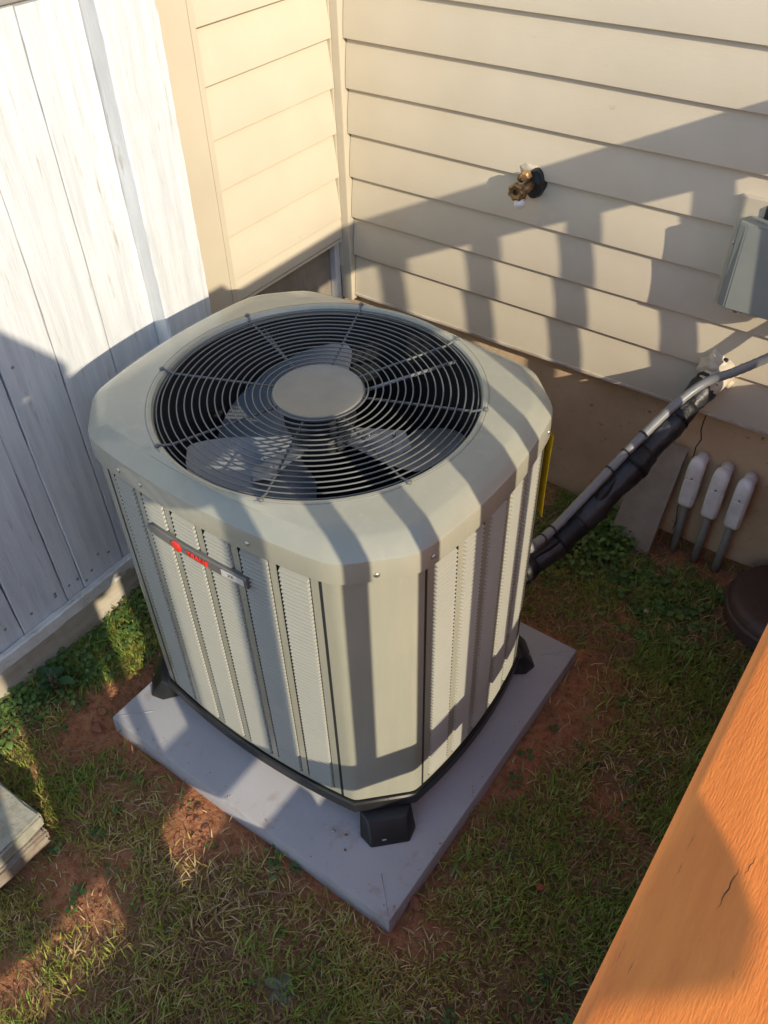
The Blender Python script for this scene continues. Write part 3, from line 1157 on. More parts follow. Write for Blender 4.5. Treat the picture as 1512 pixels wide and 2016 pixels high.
em = m.build('emblem', RED, plate_o)
em.location = (cx0, face0_y(cx0, 0.0108), 0.788)
slope = math.atan2(face0_y(cx0 + 0.01, 0) - face0_y(cx0 - 0.01, 0), 0.02)
em.rotation_euler = (math.radians(90), 0, slope)


def text_mesh(txt, size, name, m_, x, z, off, parent, bold=0.0):
    cu = bpy.data.curves.new(name, 'FONT')
    cu.body = txt
    cu.size = size
    cu.extrude = 0.0006
    cu.offset = bold
    cu.align_x = 'LEFT'
    cu.align_y = 'CENTER'
    to = bpy.data.objects.new(name, cu)
    col.objects.link(to)
    dg = bpy.context.evaluated_depsgraph_get()
    me_ = bpy.data.meshes.new_from_object(to.evaluated_get(dg))
    bpy.data.objects.remove(to)
    o = bpy.data.objects.new(name, me_)
    me_.materials.clear()
    me_.materials.append(m_)
    col.objects.link(o)
    o.parent = parent
    o.location = (x, face0_y(x + 0.03, off) - 0.0003, z)
    sl_ = math.atan2(face0_y(x + 0.05, 0) - face0_y(x + 0.01, 0), 0.04)
    o.rotation_euler = (math.radians(90), 0, sl_)
    return o


text_mesh('TRANE', 0.0180, 'brand_lettering', RED, 0.672 - UC.x, 0.7875, 0.0118, plate_o, 0.0004)
m = MB()
xa, xb = 0.762 - UC.x, 0.816 - UC.x
ya, yb = face0_y(xa, 0.0108), face0_y(xb, 0.0108)
m.add([(xa, ya, 0.7805), (xb, yb, 0.7805), (xb, yb, 0.7965), (xa, ya, 0.7965), (xa, ya - 0.0012, 0.7805), (xb, yb - 0.0012, 0.7805), (xb, yb - 0.0012, 0.7965), (xa, ya - 0.0012, 0.7965)],
      [(4, 5, 6, 7), (0, 4, 7, 3), (5, 1, 2, 6), (7, 6, 2, 3), (0, 1, 5, 4)])
tagp = m.build('model_tag', SILVER, plate_o)
text_mesh('XR 14', 0.0120, 'model_lettering', INK, 0.777 - UC.x, 0.7885, 0.0125, tagp, 0.0003)

# yellow label on the far corner panel
m = MB()
a = Vector(face_pt(1, 1.0)) + Vector((0.0035, 0.004))
b_ = Vector(face_pt(2, 0.0)) + Vector((0.006, 0.004))
b_ = a + (b_ - a) * 0.85
nrm = Vector((1, 1)).normalized()
vs = []
for z in (0.640, 0.72, 0.80, 0.868):
    lift = 0.0028 + 0.0018 * abs(z - 0.75) / 0.1
    for q, w in ((a, 1.0), ((a + b_) / 2, 0.2), (b_, 0.2)):
        for th_ in (0.0, 0.0012):
            qq = q + nrm * (lift * w + th_) + Vector((0.0035 * w, -0.001 * w))
            vs.append((qq.x, qq.y, z))
fs = []
for i in range(3):
    for j in range(2):
        p0 = i * 6 + j * 2
        fs.append((p0, p0 + 2, p0 + 8, p0 + 6))
        fs.append((p0 + 1, p0 + 7, p0 + 9, p0 + 3))
    fs.append((i * 6, i * 6 + 6, i * 6 + 7, i * 6 + 1))
m.add(vs, fs)
m.build('energy_label', YELLOW, unit)

# ------------------------------------------------------------------ line set and conduit
lineset = thing('refrigerant_line_set', 'black insulated refrigerant lines running from wall sleeve down to condenser', 'pipe', (1.24, -0.03, 0.64))
LO = (1.24, -0.03, 0.64)
core = [q + Vector((-0.001, -0.001, 0.003)) for q in catmull([(1.262, 0.02, 0.665), (1.240, -0.045, 0.628), (1.205, -0.16, 0.565), (1.165, -0.30, 0.490), (1.122, -0.44, 0.415), (1.082, -0.56, 0.355), (1.035, -0.68, 0.315), (0.99, -0.78, 0.295)], 12)]
rad = [0.0330 + 0.006 * math.exp(-((i - 40) / 16.0) ** 2) + 0.0035 * math.sin(i * 0.55) + random.uniform(-0.0012, 0.0012) for i in range(len(core))]
m = MB()
m.tube(core, rad, 14)
m.build('insulation', FOAM, lineset, LO)
side = [p + Vector((0.002 + 0.008 * math.sin(i * 0.16), -0.006, 0.022 + 0.008 * math.sin(i * 0.33 + 1))) for i, p in enumerate(core[4:-8])]
m = MB()
m.tube(side, [0.0135 + 0.003 * math.sin(i * 0.8) for i in range(len(side))], 10)
m.build('bare_line', TAPE, lineset, LO)
for i0, i1 in ((6, 14), (20, 25), (33, 38), (52, 60), (66, 71)):
    m = MB()
    pp = core[i0:i1]
    rr = [rad[i0 + k] + 0.0020 + random.uniform(-0.002, 0.002) for k in range(len(pp))]
    qq = [p + Vector((0.002, -0.002, 0.006)) for p in pp]
    m.tube(qq, rr, 12)
    m.build('tape_wrap', TAPE, lineset, LO)
# frayed edges of tape, copper showing
for i0, w in ((29, 0.016), (43, 0.016), (49, 0.014)):
    m = MB()
    p = core[i0] + Vector((-0.012, -0.016, 0.020))
    t_ = (core[i0 + 1] - core[i0]).normalized()
    m.tube([p - t_ * w, p + Vector((-0.003, -0.004, 0.004)), p + t_ * w], [0.005, 0.0065, 0.004], 8)
    m.build('exposed_copper', COPPER, lineset, LO)
p = core[45] + Vector((-0.006, -0.020, 0.022))
t_ = (core[46] - core[44]).normalized()
m = MB()
bm = bmesh.new()
bmesh.ops.create_cube(bm, size=1.0)
for v in bm.verts:
    v.co = Vector((v.co.x * 0.050, v.co.y * 0.026, v.co.z * 0.016))
bmesh.ops.bevel(bm, geom=list(bm.edges), offset=0.003, segments=2, affect='EDGES')
M_ = Matrix.Translation(p) @ t_.to_track_quat('X', 'Z').to_matrix().to_4x4()
m.bm(bm, M_)
m.build('line_tag', BOXGREY, lineset, LO)

conduit = thing('electrical_conduit', 'grey flexible electrical whip running along the line set', 'conduit', (1.345, -0.05, 0.755))
CO = (1.345, -0.05, 0.755)
cpath = catmull([(1.52, -0.075, 0.935), (1.44, -0.075, 0.850), (1.36, -0.075, 0.765), (1.297, -0.085, 0.707), (1.240, -0.105, 0.664), (1.192, -0.19, 0.612), (1.145, -0.325, 0.540), (1.106, -0.45, 0.470), (1.075, -0.57, 0.422), (1.058, -0.655, 0.424), (1.035, -0.695, 0.436)], 10)
cr = [0.0116 + (0.0007 if i % 2 else 0.0) for i in range(len(cpath))]
m = MB()
m.tube(cpath, cr, 12)
m.build('jacket', CONDUIT, conduit, CO)
m = MB()
m.tube([cpath[-12], cpath[-10], cpath[-8]], 0.0165, 12)
m.build('connector', CONDUIT, conduit, CO)
for i0 in (56, 60, 64, 80, 84):
    i0 = min(i0, len(cpath) - 3)
    m = MB()
    m.tube([cpath[i0] - (cpath[i0 + 1] - cpath[i0]).normalized() * 0.0022, cpath[i0] + (cpath[i0 + 1] - cpath[i0]).normalized() * 0.0022], 0.0142, 14)
    o = m.build('zip_tie', RUBBER, conduit, CO)

# wall sleeve with putty round the line set
sleeve = thing('wall_sleeve', 'beige putty-sealed sleeve where black lines leave the wall', 'pipe sleeve', (1.24, -0.02, 0.66))
SO = (1.24, -0.02, 0.66)
m = MB()
bm = bmesh.new()
bmesh.ops.create_icosphere(bm, subdivisions=4, radius=1.0)
for v in bm.verts:
    n_ = 1 + 0.10 * math.sin(v.co.x * 5 + v.co.z * 3) + 0.07 * math.sin(v.co.y * 9 + v.co.z * 7)
    v.co = Vector((1.236 + v.co.x * 0.038 * n_, -0.018 + v.co.y * 0.040 * n_, 0.662 + v.co.z * 0.047 * n_))
m.bm(bm, None, True)
m.build('putty', PUTTY, sleeve, SO)
m = MB()
m.tube([(1.262, 0.01, 0.668), (1.245, -0.045, 0.640), (1.236, -0.066, 0.622)], [0.038, 0.036, 0.034], 18)
m.build('sleeve_tube', PUTTY, sleeve, SO)
for (x, z, r) in ((1.29, 0.667, 0.017), (1.305, 0.690, 0.012), (1.277, 0.626, 0.016), (1.258, 0.605, 0.013)):
    m = MB()
    bm = bmesh.new()
    bmesh.ops.create_icosphere(bm, subdivisions=2, radius=r)
    for v in bm.verts:
        v.co = Vector((x + v.co.x * random.uniform(0.8, 1.3), -0.012 + v.co.y * 0.7, z + v.co.z * random.uniform(0.7, 1.2)))
    m.bm(bm, None, True)
    m.build('caulk_blob', PUTTY, sleeve, SO)

# ------------------------------------------------------------------ electrical box
box = thing('disconnect_box', 'grey metal electrical disconnect box on the right of the siding', 'electrical box', (1.32, -0.05, 0.97))
BO = (1.32, -0.05, 0.97)
m = MB()
m.box((1.222, -0.082, 0.886), (1.42, -0.021, 1.078), 0.006)
m.build('body', BOXGREY, box, BO)
m = MB()
bm = bmesh.new()
pv = [(1.216, -0.074, 0.883), (1.216, -0.100, 0.883), (1.236, -0.112, 0.883), (1.412, -0.112, 0.883), (1.426, -0.100, 0.883), (1.426, -0.074, 0.883)]
lo_v = [bm.verts.new(q) for q in pv]
hi_v = [bm.verts.new((q[0], q[1] + (0.014 if i in (2, 3) else 0.006 if i in (1, 4) else 0), 1.086)) for i, q in enumerate(pv)]
for i in range(6):
    bm.faces.new((lo_v[i], lo_v[(i + 1) % 6], hi_v[(i + 1) % 6], hi_v[i]))
bm.faces.new(lo_v[::-1])
bm.faces.new(hi_v)
bmesh.ops.recalc_face_normals(bm, faces=bm.faces)
bmesh.ops.bevel(bm, geom=list(bm.edges), offset=0.003, segments=2, affect='EDGES')
m.bm(bm)
cov = m.build('cover', BOXGREY, box, BO)
m = MB()
m.lathe([(0.0055, 0.0), (0.005, -0.0025), (0.002, -0.0035)], (1.2155, -0.088, 1.035), 'X', 10)
m.build('screw', STEEL, cov, BO)
m = MB()
m.tube([(1.262, -0.095, 0.882), (1.262, -0.095, 0.874)], 0.007, 10)
m.tube([(1.276, -0.095, 0.882), (1.276, -0.095, 0.876)], 0.004, 8)
m.build('latch', STEEL, box, BO)
m = MB()
m.tube([(1.262, -0.022, 1.075), (1.262, -0.024, 1.100), (1.266, -0.002, 1.118)], 0.012, 10)
m.build('cable_entry', RUBBER, box, BO)

# ------------------------------------------------------------------ hose faucet
fau = thing('hose_faucet', 'old brass hose faucet with dark round flange on the siding', 'faucet', (0.665, 0, 1.03))
FA = (0.665, 0, 1.03)
m = MB()
bm = bmesh.new()
bmesh.ops.create_cone(bm, cap_ends=True, segments=28, radius1=0.042, radius2=0.036, depth=0.026)
for v in bm.verts:
    v.co = Vector((0.668 + v.co.x * 0.62, -0.022 - v.co.z, 1.030 + v.co.y * 1.0))
bmesh.ops.bevel(bm, geom=[e for e in bm.edges if len(e.link_faces) == 2 and e.calc_face_angle(0) > 0.8], offset=0.004, segments=2, affect='EDGES')
m.bm(bm, None, False)
m.build('flange', RUBBER, fau, FA)
m = MB()
bm = bmesh.new()
bmesh.ops.create_icosphere(bm, subdivisions=3, radius=1.0)
for v in bm.verts:
    n_ = 1 + 0.18 * math.sin(v.co.x * 6 + 1) * math.sin(v.co.z * 5)
    v.co = Vector((0.648 + v.co.x * 0.034 * n_, -0.012 + v.co.y * 0.012, 1.058 + v.co.z * 0.018 * n_))
m.bm(bm, None, True)
m.build('caulk', PUTTY, fau, FA)
m = MB()
m.tube([(0.662, -0.02, 1.030), (0.660, -0.060, 1.028), (0.655, -0.075, 1.020)], [0.013, 0.014, 0.012], 12)
m.tube([(0.657, -0.060, 1.030), (0.656, -0.072, 1.015), (0.655, -0.079, 1.004)], [0.012, 0.013, 0.014], 12)
m.build('valve_body', BRASS, fau, FA)
m = MB()
m.lathe([(0.011, -0.035), (0.014, -0.038), (0.014, -0.052), (0.009, -0.056)], (0.656, -0.012, 1.058), 'Y', 6, False)
m.build('bonnet_nut', BRASSL, fau, FA)
m = MB()
m.tube([(0.640, -0.030, 1.048), (0.640, -0.055, 1.047)], [0.012, 0.011], 10)
m.build('vent_cap', BRASS, fau, FA)
m = MB()                                                   # fluted hand wheel with a hole for its screw
seg = 56
vs = []
for rr, yy in ((1.0, -0.086), (1.0, -0.098), (0.80, -0.101), (0.34, -0.099), (0.30, -0.093)):
    for k in range(seg):
        a = 2 * math.pi * k / seg
        r = 0.0215 * rr * (1 + (0.10 * math.cos(7 * a) if rr > 0.7 else 0))
        vs.append((0.650 + r * math.cos(a), yy, 1.028 + r * math.sin(a)))
fs = [(i * seg + k, i * seg + (k + 1) % seg, (i + 1) * seg + (k + 1) % seg, (i + 1) * seg + k) for i in range(4) for k in range(seg)]
fs.append(tuple(range(seg)))
fs.append(tuple(4 * seg + k for k in range(seg)))
m.add(vs, fs, True)
wh = smooth_angle(m.build('handle_wheel', BRASS, fau, FA), 40)
m = MB()
m.lathe([(0.0068, -0.0935), (0.0066, -0.0945), (0.003, -0.0948)], (0.650, 0, 1.028), 'Y', 12)
m.build('stem_screw', RUBBER, wh, FA)
m = MB()
m.tube([(0.655, -0.078, 1.008), (0.654, -0.082, 0.984)], [0.0140, 0.0125], 14)
m.build('spout', WHITEPL, fau, FA)

# ------------------------------------------------------------------ three capped conduits at the foundation
for i, (x, y, h, lab) in enumerate(((1.270, -0.038, 0.0, 'leftmost of three white conduit fittings on grey pipes at the foundation'),
                                    (1.343, -0.045, -0.003, 'middle white conduit fitting with rusty stains on a grey pipe'),
                                    (1.412, -0.045, -0.008, 'rightmost of three white conduit fittings, beside the brown lid'))):
    t = thing('conduit_stub', lab, 'conduit', (x, y, 0.0), 0.0, 'conduit fittings at the foundation')
    m = MB()
    m.tube([(x - 0.004 * (i - 1), y + 0.004, -0.05), (x, y, 0.23)], 0.0122, 14)
    m.build('pipe', GREYPVC, t, (x, y, 0))
    m = MB()
    bm = bmesh.new()
    # rounded body: tall capsule-like fitting
    N = 20
    ringsz = [(0.205, 0.60), (0.2085, 0.88), (0.216, 1.0), (0.300, 1.0), (0.3015, 0.97), (0.304, 0.97), (0.3055, 1.0), (0.345, 1.0), (0.360, 0.93), (0.371, 0.76), (0.378, 0.42)]
    V = []
    for z, s_ in ringsz:
        row = []
        for k in range(N):
            a = 2 * math.pi * k / N
            ca_, sa_ = math.cos(a), math.sin(a)
            ex = 0.62
            px_ = 0.0235 * math.copysign(abs(ca_) ** ex, ca_) * s_
            py_ = 0.0205 * math.copysign(abs(sa_) ** ex, sa_) * s_ + (0.006 * max(0, (z - 0.30) / 0.07))
            row.append(bm.verts.new((x + px_, y + py_, z + h)))
        V.append(row)
    for a in range(len(V) - 1):
        for k in range(N):
            bm.faces.new((V[a][k], V[a][(k + 1) % N], V[a + 1][(k + 1) % N], V[a + 1][k]))
    bm.faces.new(V[0][::-1])
    bm.faces.new(V[-1])
    m.bm(bm, None, True)
    bd = smooth_angle(m.build('fitting', WHITEPL, t, (x, y, 0)), 50)
    m = MB()
    m.tube([(x, y + 0.01, 0.340 + h), (x, 0.03, 0.346 + h)], 0.019, 14)
    m.build('wall_outlet', WHITEPL, t, (x, y, 0))
    m = MB()
    m.box((x - 0.0165, y - 0.0235, 0.219 + h), (x + 0.0165, y - 0.0203, 0.312 + h), 0.0012)
    lidp = m.build('cover_plate', WHITEPL, bd, (x, y, 0))
    m = MB()
    m.lathe([(0.0035, 0.0), (0.003, -0.0015), (0.001, -0.002)], (x, y - 0.0205, 0.318 + h), 'Y', 8)
    m.build('cover_screw', GREYWOOD, bd, (x, y, 0))

# ------------------------------------------------------------------ leaning slab, brown lid, paver stack
sl_t = thing('concrete_slab', 'narrow beige concrete slab leaning on the foundation behind the lines', 'slab', (1.145, -0.07, 0.0))
m = MB()
bm = bmesh.new()
bmesh.ops.create_cube(bm, size=1.0)
for v in bm.verts:
    top = v.co.z > 0
    xx = 1.148 + v.co.x * (0.135 if not top else 0.115) + (0.022 if top else 0.0)
    yy = (-0.008 if top else -0.105) + v.co.y * 0.030
    zz = 0.365 if top else -0.03
    v.co = Vector((xx, yy, zz))
bmesh.ops.subdivide_edges(bm, edges=list(bm.edges), cuts=5, use_grid_fill=True)
for v in bm.verts:
    v.co += Vector((random.uniform(-1, 1), random.uniform(-1, 1), random.uniform(-1, 1))) * 0.0010
m.bm(bm, None, False)
m.build('slab', SLAB, sl_t, (1.145, -0.07, 0))
lid_t = thing('valve_box_lid', 'dark brown round plastic lid at the right edge', 'lid', (1.625, -0.125, 0.0))
m = MB()
m.lathe([(0.150, -0.05), (0.150, 0.055), (0.147, 0.072), (0.138, 0.083), (0.12, 0.0865), (0.02, 0.0875)], (0, 0, 0), 'Z', 56)
smooth_angle(m.build('lid', LID, lid_t), 40)
m = MB()
m.lathe([(0.153, 0.030), (0.156, 0.034), (0.156, 0.046), (0.153, 0.050)], (0, 0, 0), 'Z', 56)
m.build('rim', LID, lid_t)


def rough_block(name, label, a, b, m_, amp=0.003, rot=0.0, group=None):
    cx_, cy_ = (a[0] + b[0]) / 2, (a[1] + b[1]) / 2
    bm = bmesh.new()
    bmesh.ops.create_cube(bm, size=1.0)
    for v in bm.verts:
        v.co = Vector((v.co.x * (b[0] - a[0]), v.co.y * (b[1] - a[1]), v.co.z * (b[2] - a[2]) + (b[2] - a[2]) / 2))
    bmesh.ops.bevel(bm, geom=list(bm.edges), offset=0.006, segments=2, affect='EDGES')
    bmesh.ops.subdivide_edges(bm, edges=[e for e in bm.edges if e.calc_length() > 0.04], cuts=6, use_grid_fill=True)
    for v in bm.verts:
        v.co += Vector((random.gauss(0, 1), random.gauss(0, 1), random.gauss(0, 0.6))) * amp * 0.5
    mm = MB()
    mm.bm(bm, None, True)
    o = mm.build(name, m_, None, (0, 0, 0), loc=(cx_, cy_, a[2]))
    o.rotation_euler = (0, 0, rot)
    smooth_angle(o, 45)
    return tag(o, label, 'paver', group)


rough_block('paver', 'mossy grey paver on top of the stack at lower left', (0.10, -2.10, 0.060), (0.420, -1.762, 0.104), PAVER, 0.0022, 0.02)
rough_block('paver', 'chipped brown paver under the mossy grey one at lower left', (0.09, -2.11, 0.006), (0.424, -1.766, 0.0585), PAVER2, 0.0040, -0.015)

# ------------------------------------------------------------------ grass
def in_keepout(x, y):
    k = (x > 0.30) & (x < 1.215) & (y > -1.49) & (y < -0.57)
    k |= (x < 0.052)
    k |= (y > 0.015)
    k |= (np.hypot(x - 1.625, y + 0.125) < 0.155)
    k |= (x > 0.085) & (x < 0.428) & (y < -1.758) & (y > -2.115)
    k |= (x > 1.08) & (x < 1.22) & (y > -0.12)
    return k


def grass_mesh(name, n, xr, yr, dens, hmin, hmax, wid, pal, bend=(0.4, 1.5), label=None, cat=None, seed=1):
    r = np.random.default_rng(seed)
    x = r.uniform(*xr, n)
    y = r.uniform(*yr, n)
    keep = (~in_keepout(x, y)) & (r.random(n) < dens(x, y))
    x, y = x[keep], y[keep]
    n = len(x)
    z = ground_z(x, y) - 0.002
    ang = r.uniform(0, 2 * np.pi, n)
    h = r.uniform(hmin, hmax, n) * (0.6 + 0.8 * vnoise(x, y, 5.0))
    w = r.uniform(0.45, 1.5, n) * wid
    bd = r.uniform(*bend, n)
    dx, dy = np.cos(ang), np.sin(ang)
    sx, sy = -dy, dx
    V = np.zeros((n, 7, 3))
    for i, (t, ww) in enumerate(((0.0, 1.0), (0.45, 0.85), (0.8, 0.5))):
        hz = h * (t - 0.42 * np.minimum(bd, 1.6) * t * t)
        ho = h * bd * 0.62 * t ** 1.6
        for s, k in ((-1, 0), (1, 1)):
            V[:, i * 2 + k, 0] = x + dx * ho + sx * s * w * ww / 2
            V[:, i * 2 + k, 1] = y + dy * ho + sy * s * w * ww / 2
            V[:, i * 2 + k, 2] = z + hz
    t = 1.0
    V[:, 6, 0] = x + dx * h * bd * 0.62
    V[:, 6, 1] = y + dy * h * bd * 0.62
    V[:, 6, 2] = z + h * (1 - 0.42 * np.minimum(bd, 1.6))
    V[:, :, 2] = np.maximum(V[:, :, 2], ground_z(V[:, :, 0], V[:, :, 1]) + 0.0008)
    base_i = (np.arange(n) * 7)[:, None]
    q1 = base_i + np.array([0, 1, 3, 2])
    q2 = base_i + np.array([2, 3, 5, 4])
    t1 = base_i + np.array([4, 5, 6])
    loops = np.concatenate([np.concatenate([q1, q2, t1], 1).reshape(-1)])
    starts = (np.arange(n)[:, None] * 11 + np.array([0, 4, 8])).reshape(-1)
    tot = np.tile(np.array([4, 4, 3]), n)
    me_ = bpy.data.meshes.new(name)
    me_.vertices.add(n * 7)
    me_.vertices.foreach_set('co', V.reshape(-1).astype(np.float32))
    me_.loops.add(len(loops))
    me_.loops.foreach_set('vertex_index', loops.astype(np.int32))
    me_.polygons.add(n * 3)
    me_.polygons.foreach_set('loop_start', starts.astype(np.int32))
    me_.polygons.foreach_set('loop_total', tot.astype(np.int32))
    me_.update(calc_edges=True)
    pal = np.array(pal)
    # green or straw by patch
    g = vnoise(x + 2, y + 9, 4.0) * 0.6 + vnoise(x, y, 13.0) * 0.25 + r.random(n) * 0.35 - 0.30 * sstep(y, -0.75, -0.3)
    ii = np.clip((g * len(pal) / 1.2).astype(int), 0, len(pal) - 1)
    cc = 1.30 * pal[ii] * r.uniform(0.75, 1.25, (n, 1))
    cc = np.repeat(cc[:, None, :], 7, 1)
    ca_ = me_.color_attributes.new('tint', 'FLOAT_COLOR', 'POINT')
    ca_.data.foreach_set('color', np.concatenate([cc, np.ones((n, 7, 1))], 2).astype(np.float32).reshape(-1))
    me_.materials.append(BLADE)
    o = bpy.data.objects.new(name, me_)
    col.objects.link(o)
    tag(o, label, cat, None, 'stuff')
    return o


GREEN = [(0.085, 0.145, 0.020), (0.115, 0.170, 0.025), (0.155, 0.190, 0.030), (0.205, 0.200, 0.036), (0.26, 0.21, 0.050), (0.34, 0.25, 0.09)]
STRAW = [(0.30, 0.215, 0.095), (0.24, 0.155, 0.07), (0.19, 0.12, 0.055), (0.36, 0.27, 0.13), (0.16, 0.10, 0.045)]


def dens_green(x, y):
    d = np.clip(1.0 - 1.05 * bare(x, y), 0.02, 1)
    return d * (0.25 + 0.75 * sstep(vnoise(x + 1, y + 4, 5.0), 0.30, 0.62)) * (0.30 + 0.70 * sstep(vnoise(x + 3, y + 6, 17.0), 0.30, 0.62))


def dens_straw(x, y):
    return np.clip(0.85 - 0.72 * bare(x, y), 0.03, 1)


grass_mesh('lawn_grass', 200000, (0.05, 1.72), (-2.45, 0.0), dens_green, 0.018, 0.042, 0.0028, GREEN, label='short green and olive lawn grass around the pad', cat='grass', seed=3)
grass_mesh('dead_grass', 46000, (0.05, 1.72), (-2.45, 0.0), dens_straw, 0.016, 0.045, 0.0026, STRAW, bend=(1.0, 1.9), label='dry straw-coloured thatch lying in the lawn', cat='grass', seed=5)


def dens_tuft(x, y):
    n = vnoise(x + 8, y + 2, 7.5)
    f = np.exp(-((x - 0.10) / 0.06) ** 2) * (y > -1.8) * (y < -1.0)
    return np.clip(sstep(n, 0.62, 0.80) + f, 0, 1) * (1 - bare(x, y)) * 0.9


grass_mesh('tall_grass_tufts', 26000, (0.05, 1.70), (-2.45, -0.02), dens_tuft, 0.032, 0.066, 0.0036, [(0.085, 0.15, 0.022), (0.115, 0.175, 0.030), (0.16, 0.19, 0.042), (0.22, 0.20, 0.06)], bend=(0.5, 1.4), label='longer green grass tufts scattered in the lawn', cat='grass', seed=9)


# ------------------------------------------------------------------ weeds
def leaf_geo(vs, fs, cs, p, d, size, tilt, colr, wide=0.75):
    d = Vector(d).normalized()
    s = Vector((-d.y, d.x, 0))
    if s.length < 1e-3:
        s = Vector((1, 0, 0))
    s.normalize()
    upv = d.cross(s)
    if upv.z < 0:
        upv = -upv
    out = []
    for (l, w, c_) in ((0.0, 0.06, 0.0), (0.25, 0.42, 0.02), (0.55, 0.50, 0.05), (0.85, 0.30, 0.02), (1.0, 0.0, -0.04)):
        cpt = Vector(p) + d * l * size + upv * (c_ * size) - Vector((0, 0, 1)) * tilt * l * l * size
        if w == 0:
            out.append([cpt])
        else:
            out.append([cpt - s * w * wide * size + upv * 0.08 * size, cpt, cpt + s * w * wide * size + upv * 0.08 * size])
    n0 = len(vs)
    for row in out:
        for q in row:
            vs.append(tuple(q))
            cs.append(colr)
    for i in range(3):
        a = n0 + i * 3
        fs.append((a, a + 1, a + 4, a + 3))
        fs.append((a + 1, a + 2, a + 5, a + 4))
    a = n0 + 9
    fs.append((a, a + 1, a + 3))
    fs.append((a + 1, a + 2, a + 3))


def leaf_mesh(name, vs, fs, cs, parent=None, origin=(0, 0, 0), kind=None):
    me_ = bpy.data.meshes.new(name)
    o0 = Vector(origin)
    me_.from_pydata([tuple(Vector(v) - o0) for v in vs], [], fs)
    ca_ = me_.color_attributes.new('tint', 'FLOAT_COLOR', 'POINT')
    ca_.data.foreach_set('color', np.array([(*c_, 1.0) for c_ in cs], dtype=np.float32).reshape(-1))
    me_.polygons.foreach_set('use_smooth', [True] * len(me_.polygons))
    me_.materials.append(LEAF)
    o = bpy.data.objects.new(name, me_)
    col.objects.link(o)
    if parent:
        o.parent = parent
    if kind:
        o['kind'] = kind
    return o


def weed_patch(name, label, n, sampler, size, hgt, pal, wide=0.75):
    vs, fs, cs = [], [], []
    for _ in range(n):
        x, y, sc_ = sampler()
        z = float(ground_z(x, y))
        k = random.randint(3, 6)
        h = hgt * random.uniform(0.3, 1.0) * sc_
        a0 = random.uniform(0, 6.28)
        base_c = random.choice(pal)
        for j in range(k):
            a = a0 + j * 6.28 / k + random.uniform(-0.4, 0.4)
            el = random.uniform(0.0, 0.7)
            d = (math.cos(a) * math.cos(el), math.sin(a) * math.cos(el), math.sin(el))
            pz = z + h * random.uniform(0.35, 1.0)
            px_, py_ = x + math.cos(a) * size * 0.3, y + math.sin(a) * size * 0.3
            v_ = random.uniform(0.75, 1.3)
            leaf_geo(vs, fs, cs, (px_, py_, pz), d, size * sc_ * random.uniform(0.6, 1.2), random.uniform(0.2, 0.7), tuple(q * v_ for q in base_c), wide)
    o = leaf_mesh(name, vs, fs, cs, kind='stuff')
    return tag(o, label, 'weeds', None, 'stuff')


PALW = [(0.065, 0.125, 0.026), (0.085, 0.150, 0.032), (0.11, 0.165, 0.042), (0.050, 0.10, 0.024)]


def s_fence():
    y = random.uniform(-1.72, -1.02)
    return (0.056 + abs(random.gauss(0, 0.055)) + (0.05 if -1.42 < y < -1.2 and random.random() < 0.4 else 0), y, random.uniform(0.7, 1.25))


def s_corner():
    return (random.uniform(0.95, 1.16), min(-0.02, -0.10 + random.gauss(0, 0.10)), random.uniform(0.7, 1.2))


def s_clover():
    while True:
        x, y = 1.36 + random.gauss(0, 0.12), -0.235 + random.gauss(0, 0.10)
        if 1.12 < x < 1.60 and y < -0.07 and math.hypot(x - 1.625, y + 0.125) > 0.165:
            return (x, y, random.uniform(0.6, 1.2))


weed_patch('fence_weeds', 'leafy green weeds growing along the foot of the white fence', 300, s_fence, 0.017, 0.045, PALW)
weed_patch('foundation_weeds', 'dense dark green weeds at the foundation behind the condenser', 230, s_corner, 0.019, 0.06, PALW)
weed_patch('clover_patch', 'round-leaved clover weeds in the shade near the white conduit fittings', 130, s_clover, 0.021, 0.022, PALW, 1.0)


def s_scatter():
    while True:
        x, y = random.uniform(0.4, 1.65), random.uniform(-2.3, -0.15)
        if not bool(in_keepout(np.array(x), np.array(y))):
            return (x, y, random.uniform(0.5, 1.0))


weed_patch('scattered_weeds', 'small broadleaf weeds scattered through the lawn', 170, s_scatter, 0.018, 0.02, PALW)


def plant(name, label, x, y, nleaf, size, hgt, pal, flat=False, wide=0.6):
    z = float(ground_z(x, y))
    t = thing(name, label, 'plant', (x, y, z))
    vs, fs, cs = [], [], []
    m = MB()
    for j in range(nleaf):
        a = j * 2.4 + random.uniform(-0.3, 0.3)
        el = random.uniform(0.1, 0.35) if flat else random.uniform(0.15, 1.0)
        d = Vector((math.cos(a) * math.cos(el), math.sin(a) * math.cos(el), math.sin(el)))
        b0 = Vector((0, 0, 0.004)) if flat else Vector((math.cos(a) * 0.012, math.sin(a) * 0.012, hgt * (0.25 + 0.75 * j / nleaf)))
        if not flat:
            m.tube([(0, 0, 0), b0 * 0.6 + Vector((0, 0, 0.004)), b0], 0.0014, 5)
        v_ = random.uniform(0.75, 1.3)
        leaf_geo(vs, fs, cs, b0, d, size * random.uniform(0.65, 1.15), random.uniform(0.2, 0.6), tuple(q * v_ for q in random.choice(pal)), wide)
    leaf_mesh('foliage', vs, fs, cs, t)
    if not flat:
        m.build('stem', TWIG, t)


